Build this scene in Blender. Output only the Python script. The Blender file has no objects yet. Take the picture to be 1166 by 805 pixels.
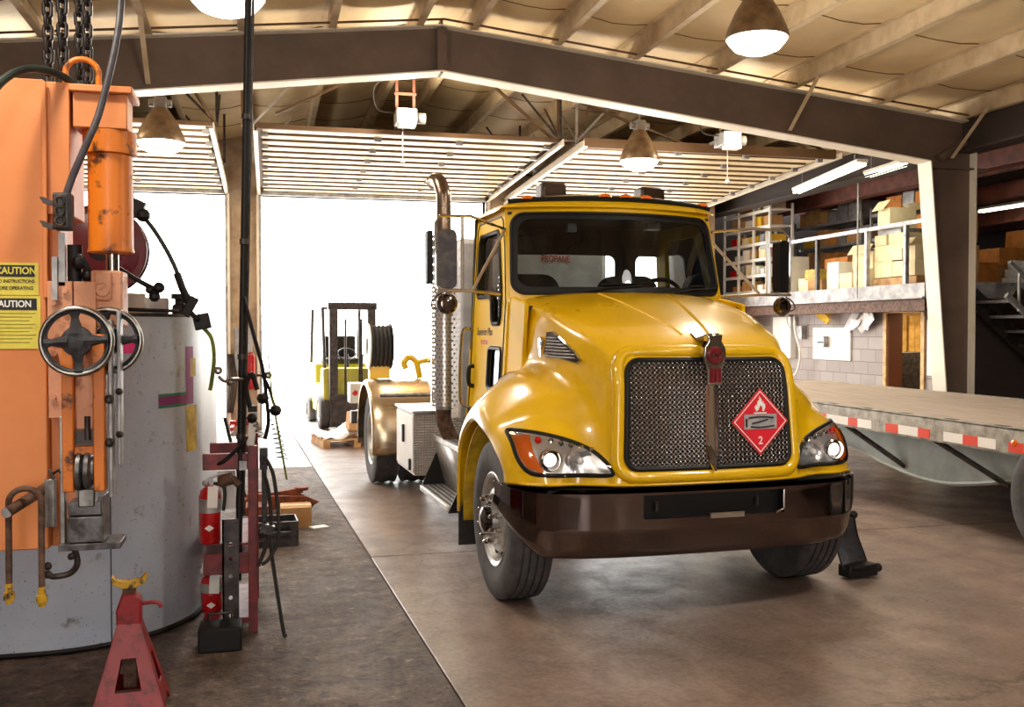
import bpy, math, random
from mathutils import Vector, Matrix, geometry
from mathutils.bvhtree import BVHTree
PI = math.pi
SC = bpy.context.scene
COL = SC.collection
EXPOSURE, WORLD, SUN, LAMP, GLOW, FLUOR, OPEN = -0.35, 11.0, 26.0, 68, 72, 8, 170
FRONT_OPEN = (-2.0, 1.0)  # unseen opening behind the viewer, sized for the frontal light it lets in
rnd = random.Random(7)

# ---------------------------------------------------------------- helpers
class MB:
    """collects shapes, linked later as ONE mesh object"""
    def __init__(s): s.v = []; s.f = []; s.m = []; s.mi = 0
    def add(s, vs, fs):
        o = len(s.v); s.v += [tuple(v) for v in vs]
        for f in fs: s.f.append(tuple(i + o for i in f)); s.m.append(s.mi)
        return s
    def box(s, x0, x1, y0, y1, z0, z1):
        v = [(x, y, z) for x in (x0, x1) for y in (y0, y1) for z in (z0, z1)]
        return s.add(v, [(0,1,3,2),(4,6,7,5),(0,4,5,1),(2,3,7,6),(0,2,6,4),(1,5,7,3)])
    def obox(s, c, sx, sy, sz, rot=(0,0,0)):
        M = Matrix.Translation(c) @ (Matrix.Rotation(rot[2],4,'Z') @ Matrix.Rotation(rot[1],4,'Y') @ Matrix.Rotation(rot[0],4,'X'))
        v = [M @ Vector((x*sx/2, y*sy/2, z*sz/2)) for x in (-1,1) for y in (-1,1) for z in (-1,1)]
        return s.add(v, [(0,1,3,2),(4,6,7,5),(0,4,5,1),(2,3,7,6),(0,2,6,4),(1,5,7,3)])
    def bar(s, p0, p1, w, h, up=(0,0,1)):
        a, b = Vector(p0), Vector(p1); d = (b-a).normalized()
        u = Vector(up); r = d.cross(u)
        if r.length < 1e-4: r = d.cross(Vector((1,0,0)))
        r.normalize(); u = r.cross(d).normalized()
        v = [p + r*(i*w/2) + u*(j*h/2) for p in (a, b) for i in (-1,1) for j in (-1,1)]
        return s.add(v, [(0,1,3,2),(4,6,7,5),(0,4,5,1),(2,3,7,6),(0,2,6,4),(1,5,7,3)])
    def tube(s, pts, r, seg=10, closed=False, cap=True, rs=None):
        P = [Vector(p) for p in pts]; n = len(P); vs = []; fs = []
        t0 = (P[1]-P[0]).normalized(); ref = Vector((0,0,1)) if abs(t0.z) < .9 else Vector((1,0,0))
        nrm = t0.cross(ref).normalized()
        for i in range(n):
            if closed: t = (P[(i+1) % n]-P[i-1]).normalized()
            else: t = (P[min(i+1,n-1)]-P[max(i-1,0)]).normalized()
            nrm = (nrm - t*nrm.dot(t)).normalized(); b = t.cross(nrm)
            rr = rs[i] if rs else r
            for k in range(seg):
                a = 2*PI*k/seg; vs.append(P[i] + nrm*(math.cos(a)*rr) + b*(math.sin(a)*rr))
        m = n if closed else n-1
        for i in range(m):
            for k in range(seg):
                a = i*seg+k; b_ = i*seg+(k+1)%seg; c = ((i+1)%n)*seg+(k+1)%seg; d = ((i+1)%n)*seg+k
                fs.append((a,b_,c,d))
        if cap and not closed:
            fs.append(tuple(range(seg-1,-1,-1))); fs.append(tuple((n-1)*seg+k for k in range(seg)))
        return s.add(vs, fs)
    def cyl(s, p0, p1, r, r2=None, seg=20):
        return s.tube([p0, p1], r, seg, rs=[r, r if r2 is None else r2])
    def lathe(s, prof, c=(0,0,0), axis='Z', seg=32, fn=None):
        """prof: (radius, height) pairs"""
        vs = []; fs = []; n = len(prof)
        for k in range(seg):
            a = 2*PI*k/seg
            for i, (r, h) in enumerate(prof):
                if fn: r = fn(r, h, k, i)
                x, y = r*math.cos(a), r*math.sin(a)
                q = {'Z': (x,y,h), 'X': (h,x,y), 'Y': (x,h,y)}[axis]
                vs.append((q[0]+c[0], q[1]+c[1], q[2]+c[2]))
        for k in range(seg):
            for i in range(n-1):
                a = k*n+i; b = ((k+1)%seg)*n+i
                fs.append((a, b, b+1, a+1))
        return s.add(vs, fs)
    def ball(s, c, r, seg=14, sc=(1,1,1)):
        n = max(4, seg//2); o = len(s.v)
        s.lathe([(r*math.sin(PI*i/n), -r*math.cos(PI*i/n)) for i in range(n+1)], (0,0,0), 'Z', seg)
        for i in range(o, len(s.v)):
            x, y, z = s.v[i]; s.v[i] = (x*sc[0]+c[0], y*sc[1]+c[1], z*sc[2]+c[2])
        return s
    def grid(s, rows):
        nr = len(rows); nc = len(rows[0])
        return s.add([p for r in rows for p in r], [(i*nc+j, i*nc+j+1, (i+1)*nc+j+1, (i+1)*nc+j) for i in range(nr-1) for j in range(nc-1)])
    def prism(s, poly, axis, a, b):
        """poly: 2-D outline in the two axes other than axis; extruded a..b"""
        def q(u, v, w): return {'X': (w,u,v), 'Y': (u,w,v), 'Z': (u,v,w)}[axis]
        n = len(poly); vs = [q(u,v,a) for u,v in poly] + [q(u,v,b) for u,v in poly]
        tris = geometry.tessellate_polygon([[Vector((u,v,0)) for u,v in poly]])
        fs = [tuple(t) for t in tris] + [tuple(i+n for i in reversed(t)) for t in tris]
        fs += [(i, (i+1)%n, (i+1)%n+n, i+n) for i in range(n)]
        return s.add(vs, fs)
    def holed(s, outer, holes, fn, depth):
        """plate with holes; fn(u,v,w) -> xyz, w = 0 or depth"""
        loops = [outer]+holes; flat = [p for l in loops for p in l]; n = len(flat)
        tris = geometry.tessellate_polygon([[Vector((u,v,0)) for u,v in l] for l in loops])
        vs = [fn(u,v,0) for u,v in flat] + [fn(u,v,depth) for u,v in flat]
        fs = [tuple(t) for t in tris] + [tuple(i+n for i in reversed(t)) for t in tris]
        o = 0
        for l in loops:
            m = len(l); fs += [(o+i, o+(i+1)%m, o+(i+1)%m+n, o+i+n) for i in range(m)]; o += m
        return s.add(vs, fs)
    def xf(s, M, start=0):
        for i in range(start, len(s.v)): s.v[i] = tuple(M @ Vector(s.v[i]))
        return s
    def build(s, name, mat, parent=None, smooth=True, ang=.6, bevel=0, solid=0):
        me = bpy.data.meshes.new(name); me.from_pydata(s.v, [], s.f); 
        mats = mat if isinstance(mat, (list, tuple)) else [mat]
        for m in mats: me.materials.append(m)
        if len(mats) > 1: me.polygons.foreach_set('material_index', s.m)
        import bmesh
        bm = bmesh.new(); bm.from_mesh(me)
        bmesh.ops.remove_doubles(bm, verts=bm.verts, dist=1e-5)
        bmesh.ops.recalc_face_normals(bm, faces=bm.faces); bm.to_mesh(me); bm.free()
        if smooth:
            me.polygons.foreach_set('use_smooth', [True]*len(me.polygons)); me.set_sharp_from_angle(angle=ang)
        me.update()
        o = bpy.data.objects.new(name, me); COL.objects.link(o)
        if parent: o.parent = parent
        if solid:
            q = o.modifiers.new('solid','SOLIDIFY'); q.thickness = solid; q.offset = -1
        if bevel:
            q = o.modifiers.new('bevel','BEVEL'); q.width = bevel; q.segments = 2; q.limit_method = 'ANGLE'; q.angle_limit = .7
            q.harden_normals = False
        return o

def dens(loop, d=.03):
    out = []
    for i in range(len(loop)):
        a, b = loop[i], loop[(i+1)%len(loop)]; k = max(1, int(math.hypot(a[0]-b[0],a[1]-b[1])/d))
        out += [(a[0]+(b[0]-a[0])*j/k, a[1]+(b[1]-a[1])*j/k) for j in range(k)]
    return out
def rrect(x0, x1, y0, y1, r, n=5):
    out = []
    for cx, cy, a0 in ((x1-r,y1-r,0),(x0+r,y1-r,PI/2),(x0+r,y0+r,PI),(x1-r,y0+r,1.5*PI)):
        for i in range(n+1):
            a = a0+PI/2*i/n; out.append((cx+r*math.cos(a), cy+r*math.sin(a)))
    return out
def spline(pts, n=6, closed=False):
    P = [Vector(p) for p in pts]; out = []; m = len(P)
    for i in range(m if closed else m-1):
        if closed: p0,p1,p2,p3 = P[i-1],P[i],P[(i+1)%m],P[(i+2)%m]
        else: p0,p1,p2,p3 = P[max(i-1,0)],P[i],P[i+1],P[min(i+2,m-1)]
        for k in range(n):
            t = k/n
            out.append(.5*((2*p1)+(p2-p0)*t+(2*p0-5*p1+4*p2-p3)*t*t+(3*p1-3*p2+p3-p0)*t**3))
    if not closed: out.append(P[-1])
    return out
def tag(o, label=None, cat=None, group=None, kind=None):
    if label: o['label'] = label
    if cat: o['category'] = cat
    if group: o['group'] = group
    if kind: o['kind'] = kind
    return o
def thing(name, label, cat, loc=(0,0,0), rz=0, group=None):
    o = bpy.data.objects.new(name, None); COL.objects.link(o); o.empty_display_size = .1
    o.location = loc; o.rotation_euler = (0,0,rz)
    return tag(o, label, cat, group)
def struct(name, mb, mat, parent=None, **k):
    o = mb.build(name, mat, parent, **k)
    if not parent: o['kind'] = 'structure'
    return o
def copy_tree(o, parent=None):
    c = o.copy(); COL.objects.link(c)
    if parent: c.parent = parent
    for ch in list(o.children): copy_tree(ch, c)
    return c
def text(name, s, size, mat, parent, loc, rot, depth=.001, sx=1, bold=0, align='CENTER', shear=0):
    cu = bpy.data.curves.new(name, 'FONT'); cu.body = s; cu.size = size; cu.extrude = depth; cu.align_x = align; cu.align_y = 'CENTER'
    cu.offset = bold; cu.shear = shear
    t = bpy.data.objects.new(name+'_c', cu); COL.objects.link(t)
    dg = bpy.context.evaluated_depsgraph_get(); me = bpy.data.meshes.new_from_object(t.evaluated_get(dg))
    bpy.data.objects.remove(t)
    me.materials.clear(); me.materials.append(mat); me.name = name
    o = bpy.data.objects.new(name, me); COL.objects.link(o); o.parent = parent; o.location = loc; o.rotation_euler = rot; o.scale = (sx,1,1)
    return o

# ---------------------------------------------------------------- materials
def lin(c):
    return tuple(((x/255)/12.92 if x <= 10 else (((x/255)+.055)/1.055)**2.4) for x in c) + (1,)
class NT:
    def __init__(s, name):
        s.mat = bpy.data.materials.new(name); s.mat.use_nodes = True; s.t = s.mat.node_tree; s.t.nodes.clear()
        s.out = s.n('ShaderNodeOutputMaterial'); s.b = s.n('ShaderNodeBsdfPrincipled'); s.l(s.b.outputs[0], s.out.inputs[0])
        s.tc = s.n('ShaderNodeTexCoord')
    def n(s, k, **p):
        q = s.t.nodes.new(k)
        for a, b in p.items(): setattr(q, a, b)
        return q
    def l(s, a, b): s.t.links.new(a, b)
    def noise(s, scale, detail=4, vec=None, rough=.6, dist=0):
        q = s.n('ShaderNodeTexNoise'); q.inputs['Scale'].default_value = scale; q.inputs['Detail'].default_value = detail
        q.inputs['Roughness'].default_value = rough; q.inputs['Distortion'].default_value = dist
        s.l(vec or s.tc.outputs['Object'], q.inputs['Vector']); return q.outputs[0]
    def ramp(s, inp, stops):
        q = s.n('ShaderNodeValToRGB'); e = q.color_ramp.elements
        while len(e) < len(stops): e.new(.5)
        for i, (p, c) in enumerate(stops): e[i].position = p; e[i].color = c if len(c) == 4 else tuple(c)+(1,)
        s.l(inp, q.inputs[0]); return q.outputs[0]
    def mix(s, fac, a, b, mode='MIX'):
        q = s.n('ShaderNodeMix', data_type='RGBA', blend_type=mode)
        for sock, v in ((q.inputs[0], fac), (q.inputs[6], a), (q.inputs[7], b)):
            if hasattr(v, 'links'): s.l(v, sock)
            else: sock.default_value = v
        return q.outputs[2]
    def math(s, op, a, b=0, c=None):
        q = s.n('ShaderNodeMath', operation=op)
        for i, v in enumerate((a, b) if c is None else (a, b, c)):
            if hasattr(v, 'links'): s.l(v, q.inputs[i])
            else: q.inputs[i].default_value = v
        return q.outputs[0]
    def set(s, **k):
        for a, v in k.items():
            i = s.b.inputs[{'col':'Base Color','rough':'Roughness','metal':'Metallic','coat':'Coat Weight','coatr':'Coat Roughness','spec':'Specular IOR Level','em':'Emission Color','ems':'Emission Strength','alpha':'Alpha','trans':'Transmission Weight','aniso':'Anisotropic'}[a]]
            if hasattr(v, 'links'): s.l(v, i)
            else: i.default_value = v
        return s
    def bump(s, h, st=.3, dist=.01):
        q = s.n('ShaderNodeBump'); q.inputs['Strength'].default_value = st; q.inputs['Distance'].default_value = dist
        s.l(h, q.inputs['Height']); s.l(q.outputs[0], s.b.inputs['Normal']); return s
def pm(name, c, c2=None, sc=8, rough=.5, metal=0, bump=0, bsc=60, coat=0, lo=.4, hi=.65, spec=.5, rv=.1):
    """painted / worn surface: base colour with wear blotches c2, bump grain"""
    t = NT(name); a = lin(c)
    n = t.noise(sc, 6)
    t.set(rough=t.ramp(n, [(0,(max(0,rough-rv),)*3),(1,(min(1,rough+rv),)*3)]), metal=metal, coat=coat, spec=spec)
    t.set(col=t.ramp(n, [(lo, a), (hi, lin(c2))]) if c2 else t.mix(t.noise(sc*.7, 3), tuple(x*.93 for x in a[:3])+(1,), tuple(min(1,x*1.06) for x in a[:3])+(1,)))
    if coat: t.set(coatr=.04)
    if bump: t.bump(t.noise(bsc, 3), bump, .004)
    return t.mat
def emit(name, c, st):
    t = NT(name); t.set(col=(0.8,.8,.8,1), em=tuple(c)+(1,), ems=st); return t.mat

M = {}
M['yellow'] = pm('yellow_paint', (232,184,5), sc=3, rough=.28, coat=1, rv=.03)
M['yellow_side'] = pm('yellow_cab_side', (226,180,8), sc=3, rough=.5, spec=.12, rv=.03)
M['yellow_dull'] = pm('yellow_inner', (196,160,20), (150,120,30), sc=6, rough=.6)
M['orange'] = pm('orange_paint', (226,142,84), (214,126,66), sc=2.2, rough=.5, bump=.08, bsc=150, lo=.35, hi=.7)
M['orange_worn'] = pm('worn_orange_paint', (216,118,28), (84,44,20), sc=12, rough=.38, bump=.2, bsc=80, lo=.56, hi=.66)
M['pinkorange'] = pm('faded_orange_paint', (214,152,118), (120,70,46), sc=16, rough=.55, bump=.3, lo=.55, hi=.75)
M['chrome'] = pm('chrome', (200,196,192), rough=.08, metal=1, rv=.03)
M['darkchrome'] = pm('bumper_chrome', (112,100,96), sc=5, rough=.09, metal=1, rv=.04)
M['pipe'] = pm('brown_exhaust_pipe', (150,132,118), (118,98,84), sc=6, rough=.28, metal=1)  # brownish metal with darker random blotches
M['steel'] = pm('bright_steel', (170,168,165), (120,116,112), sc=12, rough=.32, metal=1)
M['brushed'] = pm('brushed_steel', (206,198,188), (176,160,140), sc=4, rough=.3, metal=.85)
M['warmsteel'] = pm('stainless_fender', (208,192,168), (190,160,116), sc=2.5, rough=.26, metal=.9)
M['alu'] = pm('aluminium', (205,203,200), (170,168,164), sc=9, rough=.42, metal=.7)
M['black'] = pm('black_plastic', (20,19,20), rough=.5, spec=.3)
M['silver'] = pm('silver_reflector', (224,224,228), rough=.22, metal=.8)
M['greyink'] = pm('pale_grey_print', (176,174,176), (150,148,152), sc=20, rough=.6)
M['strut'] = pm('brown_door_strut', (124,94,64), rough=.6)  # door rib sides: the shade on cream steel put into a brown
M['blackrub'] = pm('black_rubber', (34,32,33), (46,43,42), sc=20, rough=.75, bump=.15)
M['tyre'] = pm('tyre_rubber', (62,60,62), (84,80,80), sc=10, rough=.78, bump=.12, bsc=120)
M['chain'] = pm('oily_chain_steel', (30,26,28), (52,44,42), sc=30, rough=.45, metal=.4)
M['darksteel'] = pm('dark_steel', (52,48,50), (84,76,72), sc=14, rough=.42, metal=.6, bump=.15)
M['greysteel'] = pm('grey_machined_steel', (112,110,112), (66,62,64), sc=18, rough=.4, metal=.6, bump=.2)
M['castiron'] = pm('cast_iron', (66,66,72), (48,46,50), sc=30, rough=.6, metal=.3, bump=.5)
M['rust'] = pm('rusty_iron', (112,84,70), (66,44,34), sc=22, rough=.7, metal=.3, bump=.4)
M['red'] = pm('red_paint', (150,30,36), (70,26,26), sc=16, rough=.42, bump=.15, lo=.5, hi=.72)
M['redframe'] = pm('dark_red_frame_paint', (128,34,40), (74,30,30), sc=12, rough=.45, bump=.15)
M['extred'] = pm('extinguisher_red', (176,20,24), rough=.25, coat=.5)
M['purple'] = pm('dark_maroon_plastic', (84,22,38), rough=.3)
M['rustorange'] = pm('rusty_orange', (150,72,34), (86,40,24), sc=14, rough=.7, bump=.3)
M['yellowworn'] = pm('worn_yellow', (206,160,30), (70,58,44), sc=22, rough=.55, lo=.5, hi=.6)
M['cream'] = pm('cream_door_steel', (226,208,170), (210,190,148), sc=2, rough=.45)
M['creamdark'] = pm('brown_trim_and_gap_shade', (96,70,46), rough=.6)  # brown trim; on the door panels it paints the shade between ribs
M['purlin'] = pm('primed_steel_purlin', (206,186,156), (180,158,126), sc=4, rough=.55)
M['darkroof'] = pm('unlined_dark_roof', (70,46,40), (50,36,32), sc=3, rough=.8)
M['beam'] = pm('brown_painted_beam', (104,85,75), (90,74,66), sc=2, rough=.6)
M['flange'] = pm('flange_bounce_light', (240,232,218), (226,216,200), sc=2, rough=.55)  # bounce light on the flanges put into a pale cream
M['wallsteel'] = pm('wall_cladding', (196,176,150), (160,136,112), sc=3, rough=.65)
M['trackwhite'] = pm('galvanised_track', (232,222,204), rough=.4, metal=.2)
M['gal'] = pm('galvanised_steel', (172,170,172), (132,130,132), sc=8, rough=.45, metal=.5)
M['mezz'] = pm('grey_mezzanine_steel', (176,174,174), (128,126,130), sc=5, rough=.55, metal=.2)
M['wood'] = pm('raw_timber', (198,158,108), (160,116,72), sc=6, rough=.7, bump=.1)
M['woodframe'] = pm('door_timber', (214,170,96), (176,128,60), sc=8, rough=.5)
M['brown'] = pm('brown_door_leaf', (112,66,44), rough=.5)
M['redbeam'] = pm('red_oxide_beam', (120,62,46), (84,44,36), sc=5, rough=.65)
M['dark'] = pm('dark_wall', (58,48,46), rough=.85)
M['card'] = pm('cardboard', (196,150,96), (176,128,78), sc=5, rough=.85)
M['cardor'] = pm('orange_cardboard', (206,134,60), (180,108,48), sc=5, rough=.85)
M['cardcream'] = pm('pale_cardboard', (240,226,188), (226,208,166), sc=4, rough=.85)
M['cardwhite'] = pm('white_carton', (240,238,230), rough=.8)
M['yellowbox'] = pm('yellow_carton', (226,180,40), rough=.7)
M['white'] = pm('white_surface', (232,230,226), rough=.5)
M['wrap'] = pm('plastic_wrap', (232,230,230), (206,202,204), sc=6, rough=.25, spec=.8)
M['forkgreen'] = pm('forklift_yellow_green', (188,184,70), (168,160,60), sc=5, rough=.5)
M['amber'] = pm('amber_lens', (236,112,12), rough=.15, coat=1)
M['redlens'] = pm('red_lens', (200,20,20), rough=.2)
M['stickery'] = pm('yellow_sticker', (228,214,80), (214,196,70), sc=12, rough=.45)
M['ink'] = pm('black_ink', (30,30,38), rough=.6)
M['inkwhite'] = pm('white_ink', (244,242,238), rough=.55)
M['inkfade'] = pm('grey_ink', (120,112,60), rough=.6)
M['placard'] = pm('placard_red', (226,38,56), rough=.4)
M['pink'] = pm('pink_tape', (240,60,150), rough=.5)
M['magenta'] = pm('purple_tape', (128,40,110), rough=.5)
M['green'] = pm('green_tape', (24,120,92), rough=.5)
M['yellowtape'] = pm('yellow_tape', (210,180,50), (150,126,60), sc=10, rough=.6)
M['maroon'] = pm('maroon_emblem', (110,14,26), rough=.25, coat=1)
M['hosegreen'] = pm('green_black_hose', (40,52,44), (22,26,24), sc=8, rough=.45)
M['hosegrey'] = pm('grey_hose', (74,70,76), (54,50,56), sc=12, rough=.5)
M['limehose'] = pm('lime_hose', (120,140,40), (80,92,40), sc=10, rough=.5)
M['lampshade'] = pm('brown_lamp_housing', (142,118,92), (108,88,68), sc=8, rough=.4, metal=.4)
M['seat'] = pm('dark_seat', (38,36,40), rough=.8)
M['dash'] = pm('dashboard', (20,19,22), rough=.6)
M['deckwood'] = None
M['reflred'] = pm('reflective_red', (226,70,44), rough=.35)
M['reflwhite'] = pm('reflective_white', (244,240,236), rough=.35)
M['trailergrey'] = pm('trailer_grey_aluminium', (150,156,152), (128,134,130), sc=3, rough=.4, metal=.4)
M['rail'] = pm('trailer_side_rail', (176,170,158), (132,126,116), sc=10, rough=.5, metal=.3)
M['lamp'] = emit('lamp_lens', (1,.95,.86), 14)
M['tube'] = emit('fluorescent_tube', (1,.97,.72), 5)
M['headglow'] = emit('lit_headlamp_bulb', (1,.98,.85), 3)

# grey tank: pale enamel, black specks and grime
t = NT('tank_enamel'); n1 = t.noise(3,6); n2 = t.noise(70,3); n3 = t.noise(9,8,rough=.7)
c = t.ramp(n1, [(.3,lin((184,194,212))),(.7,lin((168,178,198)))])
c = t.mix(t.ramp(n3, [(.6,(0,0,0)),(.72,(1,1,1))]), c, lin((112,106,100)))
c = t.mix(t.ramp(n2, [(.66,(0,0,0)),(.70,(1,1,1))]), c, lin((70,68,72)))
t.set(col=c, rough=.38).bump(n2, .05, .002); M['tank'] = t.mat
# concrete slabs
def slab(name, stops, rough, bst, crack=.0, fine=30, pits=False):
    t = NT(name); g = t.n('ShaderNodeNewGeometry').outputs['Position']
    mg = t.n('ShaderNodeMapping'); mg.inputs['Scale'].default_value = (1.6,.45,1); t.l(g, mg.inputs[0])
    a = t.noise(.8,8,mg.outputs[0],.66,.8); b = t.noise(2.6,8,g,.72,.4); f = t.noise(fine,5,g,.7); d = t.noise(.9,6,g,.6,1.2)
    c = t.ramp(a, stops)
    c = t.mix(t.ramp(b, [(.42,(0,0,0)),(.72,(.8,.8,.8))]), c, tuple(x*.5 for x in stops[0][1][:3])+(1,))
    c = t.mix(t.ramp(d, [(.55,(0,0,0)),(.75,(.55,.55,.55))]), c, tuple(x*1.25 for x in stops[-1][1][:3])+(1,))
    c = t.mix(.35, c, t.ramp(f, [(.3,tuple(x*.45 for x in stops[0][1][:3])+(1,)),(.75,tuple(min(1,x*1.35) for x in stops[-1][1][:3])+(1,))]))
    v = t.n('ShaderNodeTexVoronoi', feature='DISTANCE_TO_EDGE'); v.inputs['Scale'].default_value = .3
    mp = t.n('ShaderNodeMix', data_type='VECTOR'); mp.inputs[0].default_value = .5
    nz = t.n('ShaderNodeTexNoise'); nz.inputs['Scale'].default_value = 1.3; nz.inputs['Detail'].default_value = 8; nz.inputs['Roughness'].default_value = .65; t.l(g, nz.inputs['Vector'])
    t.l(g, mp.inputs[4]); t.l(nz.outputs[1], mp.inputs[5]); t.l(mp.outputs[1], v.inputs['Vector'])
    c = t.mix(t.ramp(v.outputs[0], [(0,(.7*crack,)*3),(.0035,(0,0,0))]), c, tuple(x*.3 for x in stops[0][1][:3])+(1,))
    t.set(col=c, rough=t.ramp(b, [(.3,(rough-.1,)*3),(.7,(rough+.18,)*3)]), spec=.6)
    h = f
    if pits:
        vp = t.n('ShaderNodeTexNoise'); vp.inputs['Scale'].default_value = 12; vp.inputs['Detail'].default_value = 7; vp.inputs['Roughness'].default_value = .75
        mpg = t.n('ShaderNodeMapping'); mpg.inputs['Scale'].default_value = (.8,.8,1); t.l(g, mpg.inputs[0]); t.l(mpg.outputs[0], vp.inputs['Vector'])
        h = t.math('ADD', t.math('MULTIPLY', f, .3), vp.outputs[0])
        c2 = t.mix(t.ramp(vp.outputs[0], [(.36,(.85,.85,.85)),(.5,(0,0,0))]), c, lin((34,26,22))); c2 = t.mix(t.ramp(vp.outputs[0], [(.56,(0,0,0)),(.68,(.6,.6,.6))]), c2, lin((176,160,148))); t.set(col=c2)
    t.bump(h, bst, .045 if pits else .02); return t.mat
M['floor'] = slab('smooth_concrete', [(.34,lin((90,72,62))),(.5,lin((126,104,92))),(.66,lin((160,140,128)))], .36, .12, .9)
M['floorrough'] = slab('rough_concrete', [(.36,lin((66,50,42))),(.52,lin((100,80,68))),(.68,lin((140,118,104)))], .62, 1.0, .5, 40, True)
M['apron'] = slab('outside_concrete', [(.3,lin((206,200,192))),(.7,lin((226,222,216)))], .7, .1)
# block wall (faces -X): pattern from world Y,Z
t = NT('painted_block'); g = t.n('ShaderNodeNewGeometry').outputs['Position']
sp = t.n('ShaderNodeSeparateXYZ'); t.l(g, sp.inputs[0]); cb = t.n('ShaderNodeCombineXYZ')
t.l(t.math('ADD', sp.outputs[0], sp.outputs[1]), cb.inputs[0]); t.l(sp.outputs[2], cb.inputs[1])
br = t.n('ShaderNodeTexBrick'); br.inputs['Scale'].default_value = 1; br.inputs['Brick Width'].default_value = .4; br.inputs['Row Height'].default_value = .2
br.inputs['Mortar Size'].default_value = .006; br.inputs['Color1'].default_value = lin((170,162,160)); br.inputs['Color2'].default_value = lin((152,144,142)); br.inputs['Mortar'].default_value = lin((118,108,106))
t.l(cb.outputs[0], br.inputs['Vector'])
c = t.mix(t.ramp(t.noise(.9,6,g), [(.5,(0,0,0)),(.75,(.6,.6,.6))]), br.outputs[0], lin((120,108,102)))
t.set(col=c, rough=.7).bump(br.outputs[1], -.4, .01); M['block'] = t.mat
# ceiling insulation: faced blanket, seams along X every 1.2 m, quilted
t = NT('insulation_blanket'); g = t.n('ShaderNodeNewGeometry').outputs['Position']
c = t.ramp(t.noise(1.3,5,g), [(.3,lin((204,180,138))),(.7,lin((222,200,158)))])
t.set(col=c, rough=.6).bump(t.noise(5,3,g), .25, .03); M['insul'] = t.mat
# trailer deck boards: run along Y
t = NT('deck_boards'); g = t.n('ShaderNodeNewGeometry').outputs['Position']; sp = t.n('ShaderNodeSeparateXYZ'); t.l(g, sp.inputs[0])
mp = t.n('ShaderNodeMapping'); mp.inputs['Scale'].default_value = (14,.7,1); t.l(g, mp.inputs[0])
gr = t.noise(2,6,mp.outputs[0]); bw = t.math('FRACT', t.math('MULTIPLY', sp.outputs[0], 7.2))
c = t.ramp(gr, [(.3,lin((150,132,118))),(.7,lin((206,192,178)))])
c = t.mix(t.ramp(bw, [(0,(1,1,1)),(.05,(0,0,0))]), c, lin((74,62,54)))
t.set(col=c, rough=.6).bump(gr, .3, .01); M['deckwood'] = t.mat
# diamond plate
t = NT('diamond_plate'); o = t.tc.outputs['Object']; sp = t.n('ShaderNodeSeparateXYZ'); t.l(o, sp.inputs[0])
u = t.math('ADD', sp.outputs[0], sp.outputs[1]); k = 2*PI/.045
a = t.math('SINE', t.math('MULTIPLY', t.math('ADD', u, sp.outputs[2]), k)); b = t.math('SINE', t.math('MULTIPLY', t.math('SUBTRACT', u, sp.outputs[2]), k))
h = t.math('MULTIPLY', a, b); t.set(col=lin((178,170,164)), metal=.75, rough=.36).bump(h, .8, .006); M['diamond'] = t.mat
# woven grille mesh
t = NT('woven_wire_mesh'); o = t.tc.outputs['Object']; sp = t.n('ShaderNodeSeparateXYZ'); t.l(o, sp.inputs[0]); k = 2*PI/.029
a = t.math('SINE', t.math('MULTIPLY', t.math('ADD', sp.outputs[0], sp.outputs[2]), k)); b = t.math('SINE', t.math('MULTIPLY', t.math('SUBTRACT', sp.outputs[0], sp.outputs[2]), k))
h = t.math('MAXIMUM', a, b); m = t.ramp(h, [(.35,(0,0,0)),(.62,(1,1,1))])
t.set(col=t.mix(m, lin((18,18,22)), lin((214,212,216))), metal=m, rough=.2).bump(t.math('MULTIPLY', h, t.math('ADD', 1.2, t.math('SINE', t.math('MULTIPLY', sp.outputs[0], k)))), 1, .01); M['mesh'] = t.mat
# perforated stainless (real see-through holes by alpha), hex dots in (angle/side, z)
def perf(name, col, pitch=.035, rad=.24):
    t = NT(name); o = t.tc.outputs['UV']; sp = t.n('ShaderNodeSeparateXYZ'); t.l(o, sp.inputs[0])
    x = t.math('DIVIDE', sp.outputs[0], pitch); y = t.math('DIVIDE', sp.outputs[1], pitch)
    row = t.math('MODULO', t.math('FLOOR', y), 2); fx = t.math('SUBTRACT', t.math('FRACT', t.math('ADD', x, t.math('MULTIPLY', row, .5))), .5); fy = t.math('SUBTRACT', t.math('FRACT', y), .5)
    d = t.math('SQRT', t.math('ADD', t.math('MULTIPLY', fx, fx), t.math('MULTIPLY', fy, fy)))
    t.set(col=lin(col), metal=.85, rough=.3, alpha=t.math('GREATER_THAN', d, rad)); return t.mat
M['perf'] = perf('perforated_stainless', (206,202,200))
# tinted vehicle glass
t = NT('tinted_glass'); t.t.nodes.remove(t.b); tr = t.n('ShaderNodeBsdfTransparent'); tr.inputs[0].default_value = (.40,.46,.46,1)
gl = t.n('ShaderNodeBsdfGlossy'); gl.inputs['Roughness'].default_value = .02; gl.inputs['Color'].default_value = (.9,.9,.95,1)
fr = t.n('ShaderNodeFresnel'); fr.inputs[0].default_value = 1.5; mx = t.n('ShaderNodeMixShader')
t.l(fr.outputs[0], mx.inputs[0]); t.l(tr.outputs[0], mx.inputs[1]); t.l(gl.outputs[0], mx.inputs[2]); t.l(mx.outputs[0], t.out.inputs[0]); M['glass'] = t.mat
t = NT('clear_lens'); t.t.nodes.remove(t.b); tr = t.n('ShaderNodeBsdfTransparent'); tr.inputs[0].default_value = (.93,.93,.94,1)
gl = t.n('ShaderNodeBsdfGlossy'); gl.inputs['Roughness'].default_value = .03; fr = t.n('ShaderNodeFresnel'); fr.inputs[0].default_value = 1.5; mx = t.n('ShaderNodeMixShader')
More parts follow.
